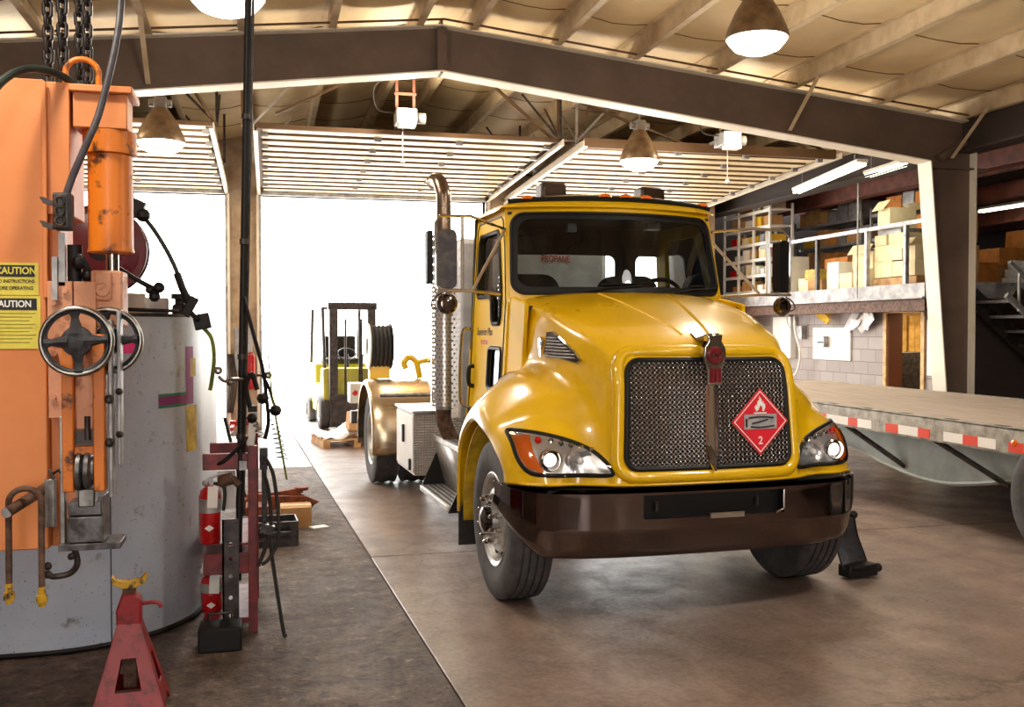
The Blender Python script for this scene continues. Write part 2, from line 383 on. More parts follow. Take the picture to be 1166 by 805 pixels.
t.l(fr.outputs[0], mx.inputs[0]); t.l(tr.outputs[0], mx.inputs[1]); t.l(gl.outputs[0], mx.inputs[2]); t.l(mx.outputs[0], t.out.inputs[0]); M['lens'] = t.mat
M['mirrorglass'] = pm('mirror_glass', (150,170,200), rough=.03, metal=1, rv=.0)
def perf_uv(o, fn):
    me = o.data; uv = me.uv_layers.new(name='UVMap')
    for l in me.loops: uv.data[l.index].uv = fn(me.vertices[l.vertex_index].co)
# ================================================================ camera and light
cam = bpy.data.cameras.new('camera'); cam.lens = 36*1122/1166; cam.sensor_width = 36; cam.sensor_fit = 'HORIZONTAL'
co = bpy.data.objects.new('camera', cam); COL.objects.link(co); co.location = (0,0,1.72)
co.rotation_euler = (PI/2-math.atan(27.5/1122), 0, -math.atan(278/1122.34)); SC.camera = co
SC.view_settings.view_transform = 'Standard'; SC.view_settings.look = 'None'; SC.view_settings.gamma = 1
SC.view_settings.use_curve_mapping = False; SC.view_settings.exposure = EXPOSURE
w = bpy.data.worlds.new('hazy_sky'); SC.world = w; w.use_nodes = True
w.node_tree.nodes['Background'].inputs[0].default_value = (1,.985,.96,1); w.node_tree.nodes['Background'].inputs[1].default_value = WORLD
sun = bpy.data.lights.new('sun','SUN'); sun.energy = SUN; sun.angle = .02; sun.color = (1,.96,.88)
so = bpy.data.objects.new('sun', sun); COL.objects.link(so); so.rotation_euler = (math.radians(38), 0, math.radians(200))

# ================================================================ floor
YB = 17.5
def jx(y): return .864+(4.369-y)*.0393         # the joint between the rough and the smooth slab
J = .006
def slabq(name, pts, mat):
    m = MB(); m.prism(pts, 'Z', -.15, 0); return struct(name, m, mat, bevel=.006)
ys = [-9, 1.6, 7.45, 13.4, YB+.3]
slabq('floor', [(-8,-9),(jx(-9)-J,-9),(jx(12.55)-J,12.55),(-8,12.55)], M['floorrough'])
for i in range(4):
    y0, y1 = ys[i]+.01, ys[i+1]-.01
    a = [(jx(y0)+J/2,y0+.0),(15,y0),(15,y1),(jx(y1)+J/2,y1)]
    if i == 2: a[3] = (jx(y1)+J/2, y1)
    slabq('floor', a, M['floor'])
slabq('floor', [(-8,12.55+J),(jx(12.55)-J,12.55+J),(jx(17.8)-J,YB+.3),(-8,YB+.3)], M['floor'])
slabq('floor', [(-40,YB+.32),(40,YB+.32),(40,60),(-40,60)], M['apron'])
slabq('floor', [(-30,-30),(30,-30),(30,-9.02),(-30,-9.02)], M['apron'])
m = MB(); m.box(-8,15,-9,YB+.3,-.3,-.16); struct('floor', m, M['dark'])

# ================================================================ roof: ridge along Y at X=1.88
RX, RZ, SL = 1.88, 5.28, .105
def rz(x): return RZ-abs(x-RX)*SL
ceil = MB(); xs = [-8, -7+.0]
px_ = [-7.2,-6.2,-5.2,-4.2,-3.2,-2.2,-1.2,-.28,.66,1.6,2.2,3.17,4.1,5.1,6.13,7.3,8.5,9.7,10.9,12.1,13.3,14.5]
rows = []
yy = [-9+.3*i for i in range(int((YB+1.6+9)/.3)+1)]
xx = []
for a, b in zip(px_[:-1], px_[1:]):
    for k in range(4): xx.append(a+(b-a)*k/4)
xx = [-8]+xx+[15]
def sagz(x, y):
    sg = 0
    for a, b in zip(px_[:-1], px_[1:]):
        if a <= x <= b: u = (x-a)/(b-a); sg = 4*u*(1-u)
    near = min(abs((y-Yb)) for Yb in (-6.5, 2.2, 10.9, 17.5+1.5))
    g = min(1, near/.7); s2 = .5+.5*math.cos(2*PI*y/1.25)
    return rz(x)-sg*(.015+.075*g*(.55+.45*(1-s2)))
rows = [[(x, y, sagz(x,y)) for x in xx if x < 8.6] for y in yy]
rowsd = [[(x, y, rz(x)+.0) for x in xx if x >= 8.4] for y in yy[::4]]
cm = MB(); cm.grid(rows); ceiling = struct('ceiling', cm, M['insul'], ang=2, solid=-.05)
cm = MB(); cm.grid(rowsd); struct('ceiling', cm, M['darkroof'], ang=2, solid=-.05)
eb = MB(); eb.box(8.62,8.68,-9,19,3.98,4.56); eb.box(8.5,8.8,-9,19,3.96,3.98); eb.box(8.5,8.8,-9,19,4.55,4.57); eo = eb.build('trim_9', M['dark'], smooth=False); eo['kind'] = 'structure'  # dark beam added to block light at the right bay
# seams of the blanket
sm_ = MB()
for k in range(23):
    y = -8.6+1.25*k
    sm_.tube([(x, y+.012*math.sin(9*x), sagz(x,y)-.004) for x in xx if x < 8.6], .007, 5)
sm_.build('blanket_seam', M['creamdark'], ceiling)
for x in px_:   # Z purlins
    p = MB(); zt = rz(x)-.01; y0, y1 = -9, YB+1.3
    p.box(x-.006, x+.006, y0, y1, zt-.2, zt); p.box(x-.006, x+.07, y0, y1, zt-.206, zt-.196); p.box(x-.07, x+.006, y0, y1, zt-.006, zt)
    p.box(x+.062, x+.07, y0, y1, zt-.2, zt-.18)
    p.build('purlin', M['purlin'] if x < 8.6 else M['redbeam'], ceiling, smooth=False)
rb = MB(); rb.box(RX-.006+.1, RX+.006+.1, -9, YB+1.3, rz(RX)-.2, rz(RX))

# ---------------------------------------------------------------- main frame across the hall (Y = 10.9)
def frame(y, n):
    f = MB()                                   # web: haunched beam, one outline
    def top(x): return rz(x)-.215
    xl, xr = -7.6, 8.74
    web = [(xl,top(xl)),(RX,top(RX)),(xr,top(xr)),(xr,0),(8.42,0),(8.08,top(8.1)-.58),(RX,top(RX)-.5),(xl+.9,top(xl)-.58),(xl+.45,0),(xl,0)]
    f.prism(web, 'Y', y-.012, y+.012); t1 = f.build(f'trim_{n}', M['beam'], None, smooth=False); t1['kind'] = 'structure'
    fl = MB()
    def flange(a, b, t=.016, wd=.26): fl.bar((a[0],y,a[1]), (b[0],y,b[1]), wd, t, up=(b[1]-a[1]+.0001,0,-(b[0]-a[0])))
    for a, b in zip(web[:-1], web[1:]):
        if a[1] == 0 and b[1] == 0: continue
        flange(a, b)
    flange(web[-1], web[0])
    fl.build('flange', M['flange'], t1, smooth=False)
    st = MB(); st.box(RX-.012, RX+.012, y-.1, y+.1, top(RX)-.52, top(RX)+.07); st.box(RX-.05,RX+.05,y-.104,y-.1,top(RX)-.5,top(RX)-.02)
    for dz in (.08,.25,.42): st.cyl((RX+.035,y-.13,top(RX)-dz),(RX+.035,y+.1,top(RX)-dz),.012,seg=6)
    st.build('splice_plate', M['beam'], t1)
    kn = MB(); kn.prism([(8.2,top(8.2)-.5),(8.9,top(8.9)-.02),(8.9,top(8.9)-.1),(8.28,top(8.2)-.55)], 'Y', y-.1, y+.1)
    kn.box(8.1,8.95,y-.1,y+.1,top(8.5)-.62,top(8.5)-.6); kn.build('knee_stiffener', M['beam'], t1, smooth=False)
    for x, s in ((-1.18,1),(6.13,-1),(4.12,0),(8.4,-1)):   # flange braces up to a purlin
        if s == 0: continue
        b = MB(); b.bar((x-.1*s*0, y-.1, top(x)-.5), (x-.0, y-.75, rz(x)-.2), .05, .006); b.build('flange_brace', M['purlin'], t1, smooth=False)
    return t1
frame(10.9, 1); frame(2.2, 2); frame(-6.5, 3)
# sprinkler / air line that follows the beam
m = MB(); m.tube([(-7.5,10.62,rz(-7.5)-.2),(RX,10.62,RZ-.2+.0),(8.7,10.62,rz(8.7)-.2)], .013, 8)
tag(m.build('conduit', M['creamdark']), 'thin brown conduit running along the top of the main beam', 'conduit')

# ================================================================ walls
H0 = 4.02
def wallbox(name, boxes, mat, **k):
    m = MB()
    for b in boxes: m.box(*b)
    return struct(name, m, mat, smooth=False, **k)
D1, D2, D3 = (-4.66,-.70), (-.10,3.83), (4.24,8.05)
boxes = [(-8,D1[0],YB,YB+.2,0,H0),(D1[1],D2[0],YB,YB+.2,0,H0),(D2[1],D3[0],YB,YB+.2,0,H0),(D3[1],8.25,YB,YB+.2,0,H0),(-8,8.25,YB,YB+.2,H0,5.3),(8.25,8.35,YB,YB+1.5,0,4.9)]
wb = wallbox('wall_back', boxes, M['wallsteel'])
cor = MB()
for (a, b) in ((D1[1],D2[0]),(D2[1],D3[0])):
    for k in range(max(1,int((b-a)/.3))): cor.box(a+.12+k*.3, a+.15+k*.3, YB-.015, YB, 0, 4.9)
cor.build('wall_rib', M['wallsteel'], wb, smooth=False)
jm = MB()
for (a, b) in (D1,D2,D3):
    jm.box(a-.07,a,YB-.05,YB+.22,0,H0+.07); jm.box(b,b+.07,YB-.05,YB+.22,0,H0+.07); jm.box(a-.07,b+.07,YB-.05,YB+.22,H0,H0+.08)
jm.build('door_jamb', M['gal'], wb, smooth=False)
wallbox('wall_back', [(8.25,15,YB+1.5,YB+1.7,0,4.9)], M['dark'])
wallbox('wall_left', [(-8.2,-8,-9,YB+.2,0,4.6)], M['wallsteel'])
wallbox('wall_right', [(15,15.2,-9,YB+1.7,0,4.6)], M['dark'])
fx = FRONT_OPEN
wb2 = [(-8,fx[0],-9.2,-9,0,5.3),(fx[1],15,-9.2,-9,0,5.3),(fx[0],fx[1],-9.2,-9,3.9,5.3)]
wallbox('wall_front', wb2, M['wallsteel'])

# ================================================================ overhead sectional doors, drawn up under the roof
def odoor(n, x0, x1, label):
    d = bpy.data.objects.new(f'door_{n}', None); COL.objects.link(d); d['kind'] = 'structure'
    L = 4.35; z0, z1 = 4.08, 4.26
    def z(y): return z0+(YB-.15-y)/L*(z1-z0)
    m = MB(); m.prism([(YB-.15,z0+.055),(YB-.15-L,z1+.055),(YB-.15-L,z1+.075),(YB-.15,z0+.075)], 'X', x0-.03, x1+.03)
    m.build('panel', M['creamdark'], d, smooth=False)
    nr = 13
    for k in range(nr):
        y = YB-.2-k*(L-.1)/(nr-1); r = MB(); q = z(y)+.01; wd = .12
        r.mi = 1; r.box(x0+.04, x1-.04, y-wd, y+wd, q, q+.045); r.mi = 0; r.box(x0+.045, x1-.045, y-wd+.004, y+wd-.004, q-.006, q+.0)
        r.build('rib', [M['cream'], M['strut']], d, smooth=False)  # dim rib sides coloured brown, lit undersides cream
    h = MB()
    for k in range(1, nr, 2):
        y = YB-.2-(k+.5)*(L-.1)/(nr-1)
        for x in (x0+.03, x0+(x1-x0)*.38, x0+(x1-x0)*.66, x1-.1):
            h.box(x, x+.09, y-.03, y+.03, z(y)-.04, z(y)+.06)
    h.build('hinge', M['gal'], d, smooth=False)
    for s, x in ((-1,x0-.06),(1,x1+.06)):
        t = MB()
        t.prism([(YB-.05,z0-.06),(YB-.05-L-.3,z1-.06),(YB-.05-L-.3,z1+.03),(YB-.05,z0+.03)], 'X', x-.004, x+.004)
        t.prism([(YB-.05,z0-.06),(YB-.05-L-.3,z1-.06),(YB-.05-L-.3,z1-.052),(YB-.05,z0-.052)], 'X', min(x,x-s*.05), max(x,x-s*.05))
        t.bar((x, YB-.04, 0.1), (x, YB-.04, z0-.05), .05, .04)
        t.build('track', M['trackwhite'], d, smooth=False)
        a = MB()
        for y in (YB-L-.1, YB-2.2):
            a.bar((x+s*.03,y,z(y)+.03),(x+s*.03,y,rz(x)-.1),.035,.005,up=(0,1,0)); a.bar((x+s*.03,y,z(y)+.05),(x+s*.03-s*.55,y,rz(x)-.15),.03,.005,up=(0,1,0))
        a.bar((x+s*.03,YB-L-.1,z1+.05),(x+s*.03,YB-L+.7,rz(x)-.15),.03,.005); a.build('track_hanger', M['darksteel'] if s > 0 else M['gal'], d, smooth=False)
    b = MB(); y = YB-.15-L-.06
    b.box(x0-.03, x1+.03, y-.03, y+.03, z1-(.0 if n < 3 else .05), z1+(.05 if n < 3 else .08)); b.build('bottom_bar', M['creamdark'], d, smooth=False)
    sp = MB(); sp.cyl((x0,YB-.25,z0+.42),(x1,YB-.25,z0+.42),.02); sp.cyl((x0+.4,YB-.25,z0+.42),(x1-.5,YB-.25,z0+.42),.055)
    sp.build('torsion_spring', M['darksteel'], d)
    return d
odoor(1, *D1, ''); odoor(2, *D2, ''); odoor(3, *D3, '')
# strut and angle work between roof and tracks
def strut(pts, label, r=.014, mat='creamdark'):
    m = MB()
    for a, b in pts: m.bar(a, b, .035, .03)
    return tag(m.build('angle_brace', M[mat], smooth=False), label, 'brace')
strut([((-.95,12.6,rz(-1)-.2),(-.62,13.05,4.3)),((-.3,13.0,4.3),(-.3,13.0,4.9)),((-2.0,13,rz(-2)-.25),(-.1,13,rz(-.1)-.25))], 'punched angle frame hanging the track between the left and middle doors')
strut([((2.55,12.3,rz(2.5)-.2),(3.9,13.1,4.28)),((3.9,13.1,4.28),(3.9,13.1,5.0)),((4.15,13.1,4.28),(4.4,13.1,4.95)),((3.0,13.1,4.32),(5.6,13.1,4.36)),((4.2,13.05,4.85),(5.9,13.05,4.3))], 'criss-cross angle braces above the track between middle and right doors')
strut([((6.9,12.6,rz(6.9)-.2),(7.9,13.1,4.25)),((7.9,13.1,4.25),(7.9,13.1,4.6))], 'diagonal angle brace at the far right end of the right door track')
strut([((.1,12.2,4.3),(1.3,12.4,4.95))], 'dark diagonal rod running up to the roof beside the black pole')

# door openers
def opener(x, y, z, label, big=False):
    o = thing('door_opener', label, 'door opener', (x,y,z), 0, 'overhead door openers')
    m = MB(); m.box(-.13,.13,-.16,.16,-.09,.09); m.cyl((.0,.0,.0),(.26,0,0),.07); m.build('motor_housing', M['gal'], o, bevel=.01)
    m = MB(); m.box(-.11,.11,-.2,-.05,-.15,-.09); m.build('light_cover', M['white'], o, bevel=.01)
    L = bpy.data.lights.new('opener_ceiling_fill','POINT'); L.shadow_soft_size = .08; L.energy = OPEN*(1 if abs(x-1.72) < .1 else .35); L.color = (1,.86,.62)  # fill light added in front of the housing to brighten the back ceiling
    lo = bpy.data.objects.new('opener_ceiling_fill', L); COL.objects.link(lo); lo.parent = o; lo.location = (0,-.32,.0)
    m = MB(); m.box(-.02,.02,.1,4.2,.02,.06); m.build('rail', M['gal'], o)
    m = MB()
    for s in (-1,1): m.bar((s*.11,0,.05),(s*.11,0,.62),.035,.006,up=(0,1,0))
    m.bar((-.14,0,.3),(.14,0,.3),.03,.03); m.build('hanger', M['redbeam'] if not big else M['darksteel'], o)
    m = MB(); m.tube(spline([(-.12,0,.05),(-.35,.05,.1),(-.4,0,.35),(-.2,0,.55)]), .008, 6); m.build('cable', M['black'], o)
    m = MB(); m.cyl((-.05,-.1,-.1),(-.05,-.1,-.55),.004,seg=5); m.ball((-.05,-.1,-.58),.03); m.build('pull_cord', M['white'], o)
    return o
opener(1.72,12.6,4.42,'grey box opener with hanging pull cord above the middle door')
opener(-2.7,12.6,4.42,'unseen grey box opener added above the left door for ceiling light')  # opener made up to carry one more ceiling fill
opener(6.1,12.4,4.3,'door opener with cables above the right door, right of the hanging lamp', True)

# ================================================================ high-bay lamps
def lamp(x, y, z, r, label, proto=None):
    o = thing('high_bay_lamp', label, 'lamp', (x,y,z), 0, 'high bay lamps under the roof')
    m = MB(); m.lathe([(r*1.0,.0),(r*1.02,.03),(r*.93,.1),(r*.7,.24),(r*.42,.36),(r*.3,.41),(.02,.42)], axis='Z', seg=36); m.build('shade', M['lampshade'], o)
    m = MB(); m.lathe([(r*.97,.004),(r*.9,-.03),(r*.72,-.085),(r*.4,-.12),(.001,-.13)], axis='Z', seg=36); m.build('lens', M['lamp'], o)
    m = MB(); m.box(-.07,.07,-.06,.06,.4,.54); m.cyl((-.13,0,.47),(.13,0,.47),.045); m.cyl((0,0,.54),(0,0,rz(x)-z-.02),.012); m.build('ballast_box', M['gal'], o, bevel=.006)
    L = bpy.data.lights.new('lamp_bulb','AREA'); L.shape = 'DISK'; L.size = r*1.6; L.energy = LAMP; L.color = (1,.93,.82)
    lo = bpy.data.objects.new('lamp_bulb', L); COL.objects.link(lo); lo.parent = o; lo.location = (0,0,-.14)
    L = bpy.data.lights.new('lens_ceiling_fill','POINT'); L.shadow_soft_size = r*.5; L.energy = GLOW*(2 if y > 12 else 1); L.color = (1,.88,.68)  # point added below the lens to brighten the ceiling, stronger at the back
    lo = bpy.data.objects.new('lens_ceiling_fill', L); COL.objects.link(lo); lo.parent = o; lo.location = (0,0,-.14-r*.5)
    return o
lamp(4.16,7.9,4.25,.27,'large bell-shaped lamp hanging in front of the main beam at upper right')
lamp(-.29,7.9,4.25,.29,'lamp cut off by the top edge, glowing dome beside the black pole')
lamp(-1.22,12.4,3.93,.28,'bell-shaped lamp hanging between the orange machine and the black pole')
lamp(4.82,12.4,3.96,.26,'bell-shaped lamp hanging behind the main beam over the truck cab')
for x in (-1.5,4.2):  # unseen lamps added to light the scene from behind the viewer
    for y in (3.4,-1.2,-5.6): lamp(x,y,4.25,.27,'unseen bell-shaped lamp added behind the viewer for frontal light')

# ================================================================ fluorescent fittings
def fluor(a, b, label):
    A, B = Vector(a), Vector(b); o = thing('fluorescent_light', label, 'light fitting', a, 0, 'fluorescent strip lights'); d = B-A
    m = MB(); m.bar((0,0,.05), d+Vector((0,0,.05)), .16, .05); m.build('fitting_body', M['white'], o, bevel=.01)
    for s in (-.04,.04):
        m = MB(); m.cyl((s,0,0), d+Vector((s,0,0)), .022, seg=10); m.build('tube', M['tube'], o)
    m = MB()
    for f in (.1,.9): m.cyl(d*f+Vector((0,0,.05)), d*f+Vector((0,0,.6)), .005, seg=5)
    m.build('suspension_wire', M['gal'], o)
    L = bpy.data.lights.new('tube_light','AREA'); L.shape = 'RECTANGLE'; L.size = .12; L.size_y = d.length; L.energy = FLUOR; L.color = (1,.95,.7)
    lo = bpy.data.objects.new('tube_light', L); COL.objects.link(lo); lo.parent = o; lo.location = d/2+Vector((0,0,-.04))
    lo.rotation_euler = (0,0,0)
    return o
fluor((8.3,14.4,3.93),(7.75,11.75,3.93),'long fluorescent strip light glowing left of the pale column')
fluor((8.6,12.9,3.98),(8.5,11.9,3.98),'short fluorescent strip light tucked against the beam left of the pale column')
fluor((12.6,15.4,3.86),(12.7,12.9,3.86),'fluorescent strip light at the right edge above the stairs')

# ================================================================ mezzanine
MX, MZ = 8.9, 2.36
m = MB(); m.box(MX, 15, 11.95, YB+1.5, 2.17, MZ); mz = thing('mezzanine', 'grey steel storage mezzanine above the block-walled office', 'mezzanine', (MX,11.9,MZ)); mz.location = (0,0,0)
m.build('deck', M['mezz'], mz)
m = MB(); m.box(MX-.06,MX,11.9,YB+1.4,2.36-.2,2.37); m.box(MX-.1,MX,11.9,YB+1.4,2.155,2.175); m.box(MX,15,11.84,11.9,2.16,2.38); m.build('edge_beam', M['mezz'], mz)
m = MB(); m.box(MX-.02,MX+.3,11.95,YB+1.4,1.98,2.15); m.build('timber_bearer', M['rust'], mz)
r = thing('guard_rail', 'grey steel guard rail along the mezzanine edge', 'railing', (0,0,0))
m = MB(); m.bar((MX,11.95,3.24),(MX,YB-.8,3.24),.05,.06); m.build('top_rail', M['gal'], r)
for y in (12.4,13.35,14.75,16.1):
    m = MB(); m.bar((MX,y,MZ+.01),(MX,y,3.22),.06,.06,up=(0,1,0)); m.build('post', M['gal'] if y != 14.75 else M['darksteel'], r)
m = MB(); m.cyl((MX-.12,13.42,2.2),(MX-.12,13.42,rz(MX)-.02),.012,seg=8); tag(m.build('hanger_rod', M['gal']), 'thin vertical steel rod in front of the mezzanine railing', 'rod')

# office under the mezzanine: block wall faces the hall
WX = 9.3
dy0, dy1 = 12.5, 13.42
wm = [(WX,WX+.2,dy1,YB+1.5,0,2.16),(WX,WX+.2,12.1,dy0,0,2.16),(WX,WX+.2,dy0,dy1,2.0,2.16),(WX+.2,15,12.1,12.3,0,2.16)]
wallbox('wall_right', wm[:3], M['block'])
wallbox('wall_right', wm[3:], M['dark'])
wallbox('wall_right', [(11.4,11.5,12.3,14.6,0,2.16),(WX+.2,11.5,14.6,14.7,0,2.16)], M['woodframe'])
o = bpy.data.objects.new('door_4', None); COL.objects.link(o); o['kind'] = 'structure'
m = MB(); m.box(WX-.03,WX+.22,dy0-.02,dy0+.06,0,2.03); m.box(WX-.03,WX+.22,dy1-.03,dy1+.05,0,2.03); m.box(WX-.03,WX+.22,dy0-.02,dy1+.05,1.97,2.05); m.build('door_frame', M['woodframe'], o)
m = MB(); m.box(WX+.0,WX+.24,dy1-.06,dy1-.03,.02,1.97); m.build('jamb_lining', M['brown'], o)
m = MB(); m.box(10.5,11.2,14.52,14.56,.02,1.95); m.box(10.6,11.1,14.5,14.52,1.2,1.75); m.build('door_leaf', M['woodframe'], o, bevel=.006)
cb = thing('filing_cabinet', 'dark filing cabinet seen through the open office door', 'cabinet', (10.12,14.1,0))
m = MB(); m.box(-.25,.25,-.22,.25,0,1.35); m.build('body', M['darksteel'], cb, bevel=.01)
for k in range(4):
    m = MB(); m.box(-.26,-.25,-.2,.22,.06+k*.32,.34+k*.32); dd = m.build('drawer', M['darksteel'], cb); h = MB(); h.box(-.28,-.26,-.06,.06,.2+k*.32,.24+k*.32); h.build('handle', M['white'], dd)
L = bpy.data.lights.new('office_lamp','AREA'); L.size = .8; L.energy = 60; L.color = (1,.85,.55); lo = bpy.data.objects.new('office_lamp', L); COL.objects.link(lo); lo.location = (10.3,13.4,2.12)
# things on the block wall
def onwall(name, y0, y1, z0, z1, mat, label, cat, th=.02, x=WX):
    m = MB(); m.box(x-th, x-.001, y0, y1, z0, z1); return tag(m.build(name, M[mat], bevel=min(.006,th/3)), label, cat)
onwall('wall_board', 14.35,15.5,1.2,1.75,'white','pale board screwed flat on the block wall','board',.03)
sw = onwall('switch_box', 15.0,15.2,1.42,1.6,'gal','small grey switch box with knobs on the pale wall board','switch box',.09,WX-.03)
m = MB()
for k in range(3): m.cyl((WX-.13,15.04+k*.06,1.5),(WX-.11,15.04+k*.06,1.5),.016,seg=10)
m.build('knob', M['black'], sw)
onwall('wall_poster', 11.96+.16,dy0-.06,1.05,1.86,'white','large white poster on the wall right of the office door','poster',.012)
onwall('electric_panel', 16.1,16.75,1.2,1.95,'white','white electrical panel at the far end of the block wall','panel',.12)
onwall('utility_box', 15.75,15.95,1.55,1.78,'gal','small grey box under the conduit on the block wall','box',.1)
fd = MB(); fd.obox((WX-.1,15.05,1.98),.03,.42,.2,(0.35,.5,0)); fd.obox((WX-.14,14.95,1.93),.03,.4,.1,(0.45,.3,0)); tag(fd.build('file_holder', M['yellowbox']), 'yellow folder holder leaning above the pale wall board', 'folder')
gl_ = MB()
for y_, z_, a_, b_ in ((13.95,1.93,.5,.3),(14.1,1.85,-.4,.2),(13.78,1.86,.7,-.2),(14.22,1.80,.2,.4),(13.68,1.92,-.6,.1),(13.9,1.80,1.0,-.3),(14.02,2.0,.1,.5)):
    gl_.obox((WX-.12-.02*b_,y_,z_),.012,.2,.26,(a_,b_,.2*a_))
tag(gl_.build('rag_bundle', M['wrap']), 'bundle of white papers and rags hung below the mezzanine edge', 'papers')
hl = MB(); hl.tube(spline([(WX-.15,15.9,2.1),(WX-.2,15.8,1.7),(WX-.2,15.62,1.3),(WX-.2,15.75,.95),(WX-.2,16.0,.9)],8), .022, 8); hl.tube(spline([(WX-.15,16.0,2.1),(WX-.2,16.1,1.9),(WX-.2,15.95,1.7)],6), .015, 8)
tag(hl.build('air_hose', M['white']), 'white hose looping down the far end of the block wall', 'hose')
cd_ = MB(); cd_.cyl((WX-.05,12.3,2.08),(WX-.05,16.2,2.08),.018,seg=8); tag(cd_.build('wall_conduit', M['gal']), 'grey conduit running below the timber bearer on the block wall', 'conduit')
m = MB(); m.lathe([(0,0),(.16,0),(.17,.3),(.15,.55),(.0,.55)],(9.6,11.5,.0)); tag(m.build('steel_drum', M['rust']), 'small rusty drum standing right of the pale column', 'drum')
m = MB(); m.lathe([(.12,0),(.16,.42),(.17,.42),(.125,0)],(10.9,11.2,.35)); m.lathe([(.0,.0),(.16,.01),(.16,.35),(.0,.35)],(10.9,11.2,0)); tag(m.build('bucket', M['white']), 'pale bucket at the foot of the stairs', 'bucket')

# stairs (descend towards +X)
s = thing('staircase', 'dark steel staircase with grey handrails rising to the mezzanine', 'stairs', (0,0,0))
for y, nm in ((11.05,'stringer'),(11.85,'stringer')):
    m = MB(); m.bar((9.55,y,2.2),(12.1,y,.12),.05,.24); m.build(nm, M['darksteel'], s)
for k in range(10):
    f = (k+.5)/10; x = 9.6+2.45*f; z = 2.2-2.05*f
    m = MB(); m.box(x-.14,x+.14,11.07,11.83,z-.02,z+.02); m.build('tread', M['darksteel'], s)
m = MB(); m.bar((9.45,11.0,2.6),(12.0,11.0,.58),.05,.05); m.build('handrail', M['gal'], s)
m = MB(); m.bar((9.4,11.0,1.75+.42),(12.0,11.0,.1+.1),.05,.07); m.build('mid_rail', M['gal'], s)
m = MB()
for x in (9.6,10.8,11.9): m.cyl((x,11.0,2.5-(x-9.55)*.8-.5),(x,11.0,2.5-(x-9.55)*.8+.0),.02,seg=8)
m.build('baluster', M['gal'], s)

# red oxide beams over the right bay
for i, (x, z) in enumerate(((9.9,4.1),(11.6,3.95),(13.2,3.8))):
    m = MB(); m.box(x-.06,x+.06,9.5,18.9,z-.12,z+.12); m.box(x-.12,x+.12,9.5,18.9,z-.13,z-.115); m.box(x-.12,x+.12,9.5,18.9,z+.115,z+.13)
    o = m.build(f'trim_{4+i}', M['redbeam'], smooth=False); o['kind'] = 'structure'

# ================================================================ stock on the mezzanine
def carton(x0, x1, y0, y1, z0, z1, mat, label, group, tilt=0, flaps=False, tape=True):
    w_, d_, h_ = x1-x0, y1-y0, z1-z0
    o = thing('cardboard_box', label, 'box', ((x0+x1)/2,(y0+y1)/2,z0), tilt, group)
    m = MB(); b = .012
    # slightly bulging side walls
    n = 4; rows = []
    ring = []
    for (ax, ay), (bx, by) in (((-1,-1),(1,-1)),((1,-1),(1,1)),((1,1),(-1,1)),((-1,1),(-1,-1))):
        for k in range(n):
            f = k/n; u, v = ax+(bx-ax)*f, ay+(by-ay)*f; g = 1+.03*math.sin(PI*f); ring.append((u*g*w_/2, v*g*d_/2))
    vs = []; zs = (0, h_*.5, h_)
    for i, z in enumerate(zs): vs += [(x*(1.02 if i == 1 else 1), y*(1.02 if i == 1 else 1), z) for x, y in ring]
    N = len(ring); fs = [(i*N+k, i*N+(k+1)%N, (i+1)*N+(k+1)%N, (i+1)*N+k) for i in range(2) for k in range(N)]
    fs.append(tuple(range(N-1,-1,-1)))
    if not flaps: fs.append(tuple(2*N+k for k in range(N)))
    m.add(vs, fs); m.build('carton', M[mat], o, ang=.5)
    if flaps:
        m = MB()
        for s_, a in ((-1,.9),(1,.5)): m.obox((s_*(w_/2+.05), 0, h_+.04), w_*.45, d_, .006, (0, s_*a, 0))
        m.build('flap', M[mat], o)
    elif tape:
        m = MB(); m.box(-w_/2-.004,w_/2+.004,-.025,.025,h_-.06,h_+.003); m.build('tape', M['cardcream' if mat != 'cardcream' else 'card'], o)
    return o
G1 = 'boxes piled at the mezzanine edge'
x0 = 9.0
pile = [  # y0,y1,z0,z1,mat,label
 (12.35,12.85,2.50,2.72,'cardcream','pale box at the right end of the bottom row beside the column',9.0),
 (12.86,13.16,2.50,2.74,'cardcream','pale box on the timber plank, right half of the bottom row of the tall stack',9.0),
 (13.17,13.3,2.50,2.74,'cardcream','narrow pale box, left end of the bottom row of the tall stack',9.0),
 (12.62,13.02,2.745,2.98,'cardcream','pale box in the middle row of the tall stack, right side',9.0),
 (13.03,13.3,2.745,2.98,'cardcream','pale box in the middle row of the tall stack, left side',9.0),
 (12.62,12.98,2.985,3.14,'cardcream','pale box with a blue-grey strip, upper right of the tall stack',9.02),
 (12.99,13.3,2.985,3.14,'cardcream','pale box in the third row of the tall stack, left side',9.0),
 (12.78,13.28,3.145,3.22,'gal','flat grey tray under the open box on the tall stack',9.05),
 (12.92,13.26,3.225,3.54,'cardcream','tall pale open box on top of the tall stack',9.02),
]
for k, (a, b, c, d, mt, lb, xx0) in enumerate(pile):
    carton(xx0, xx0+.42, a, b, c, d, mt, lb, G1, [.02,-.03,.04,-.05,.05,.04,-.06,.08,-.10][k], k == 8, k % 2 == 0)
m = MB(); m.box(9.0,9.5,12.3,13.34,2.375,2.49); tag(m.build('timber_plank', M['wood'], bevel=.006), 'rough timber plank under the tall stack of pale boxes', 'plank')
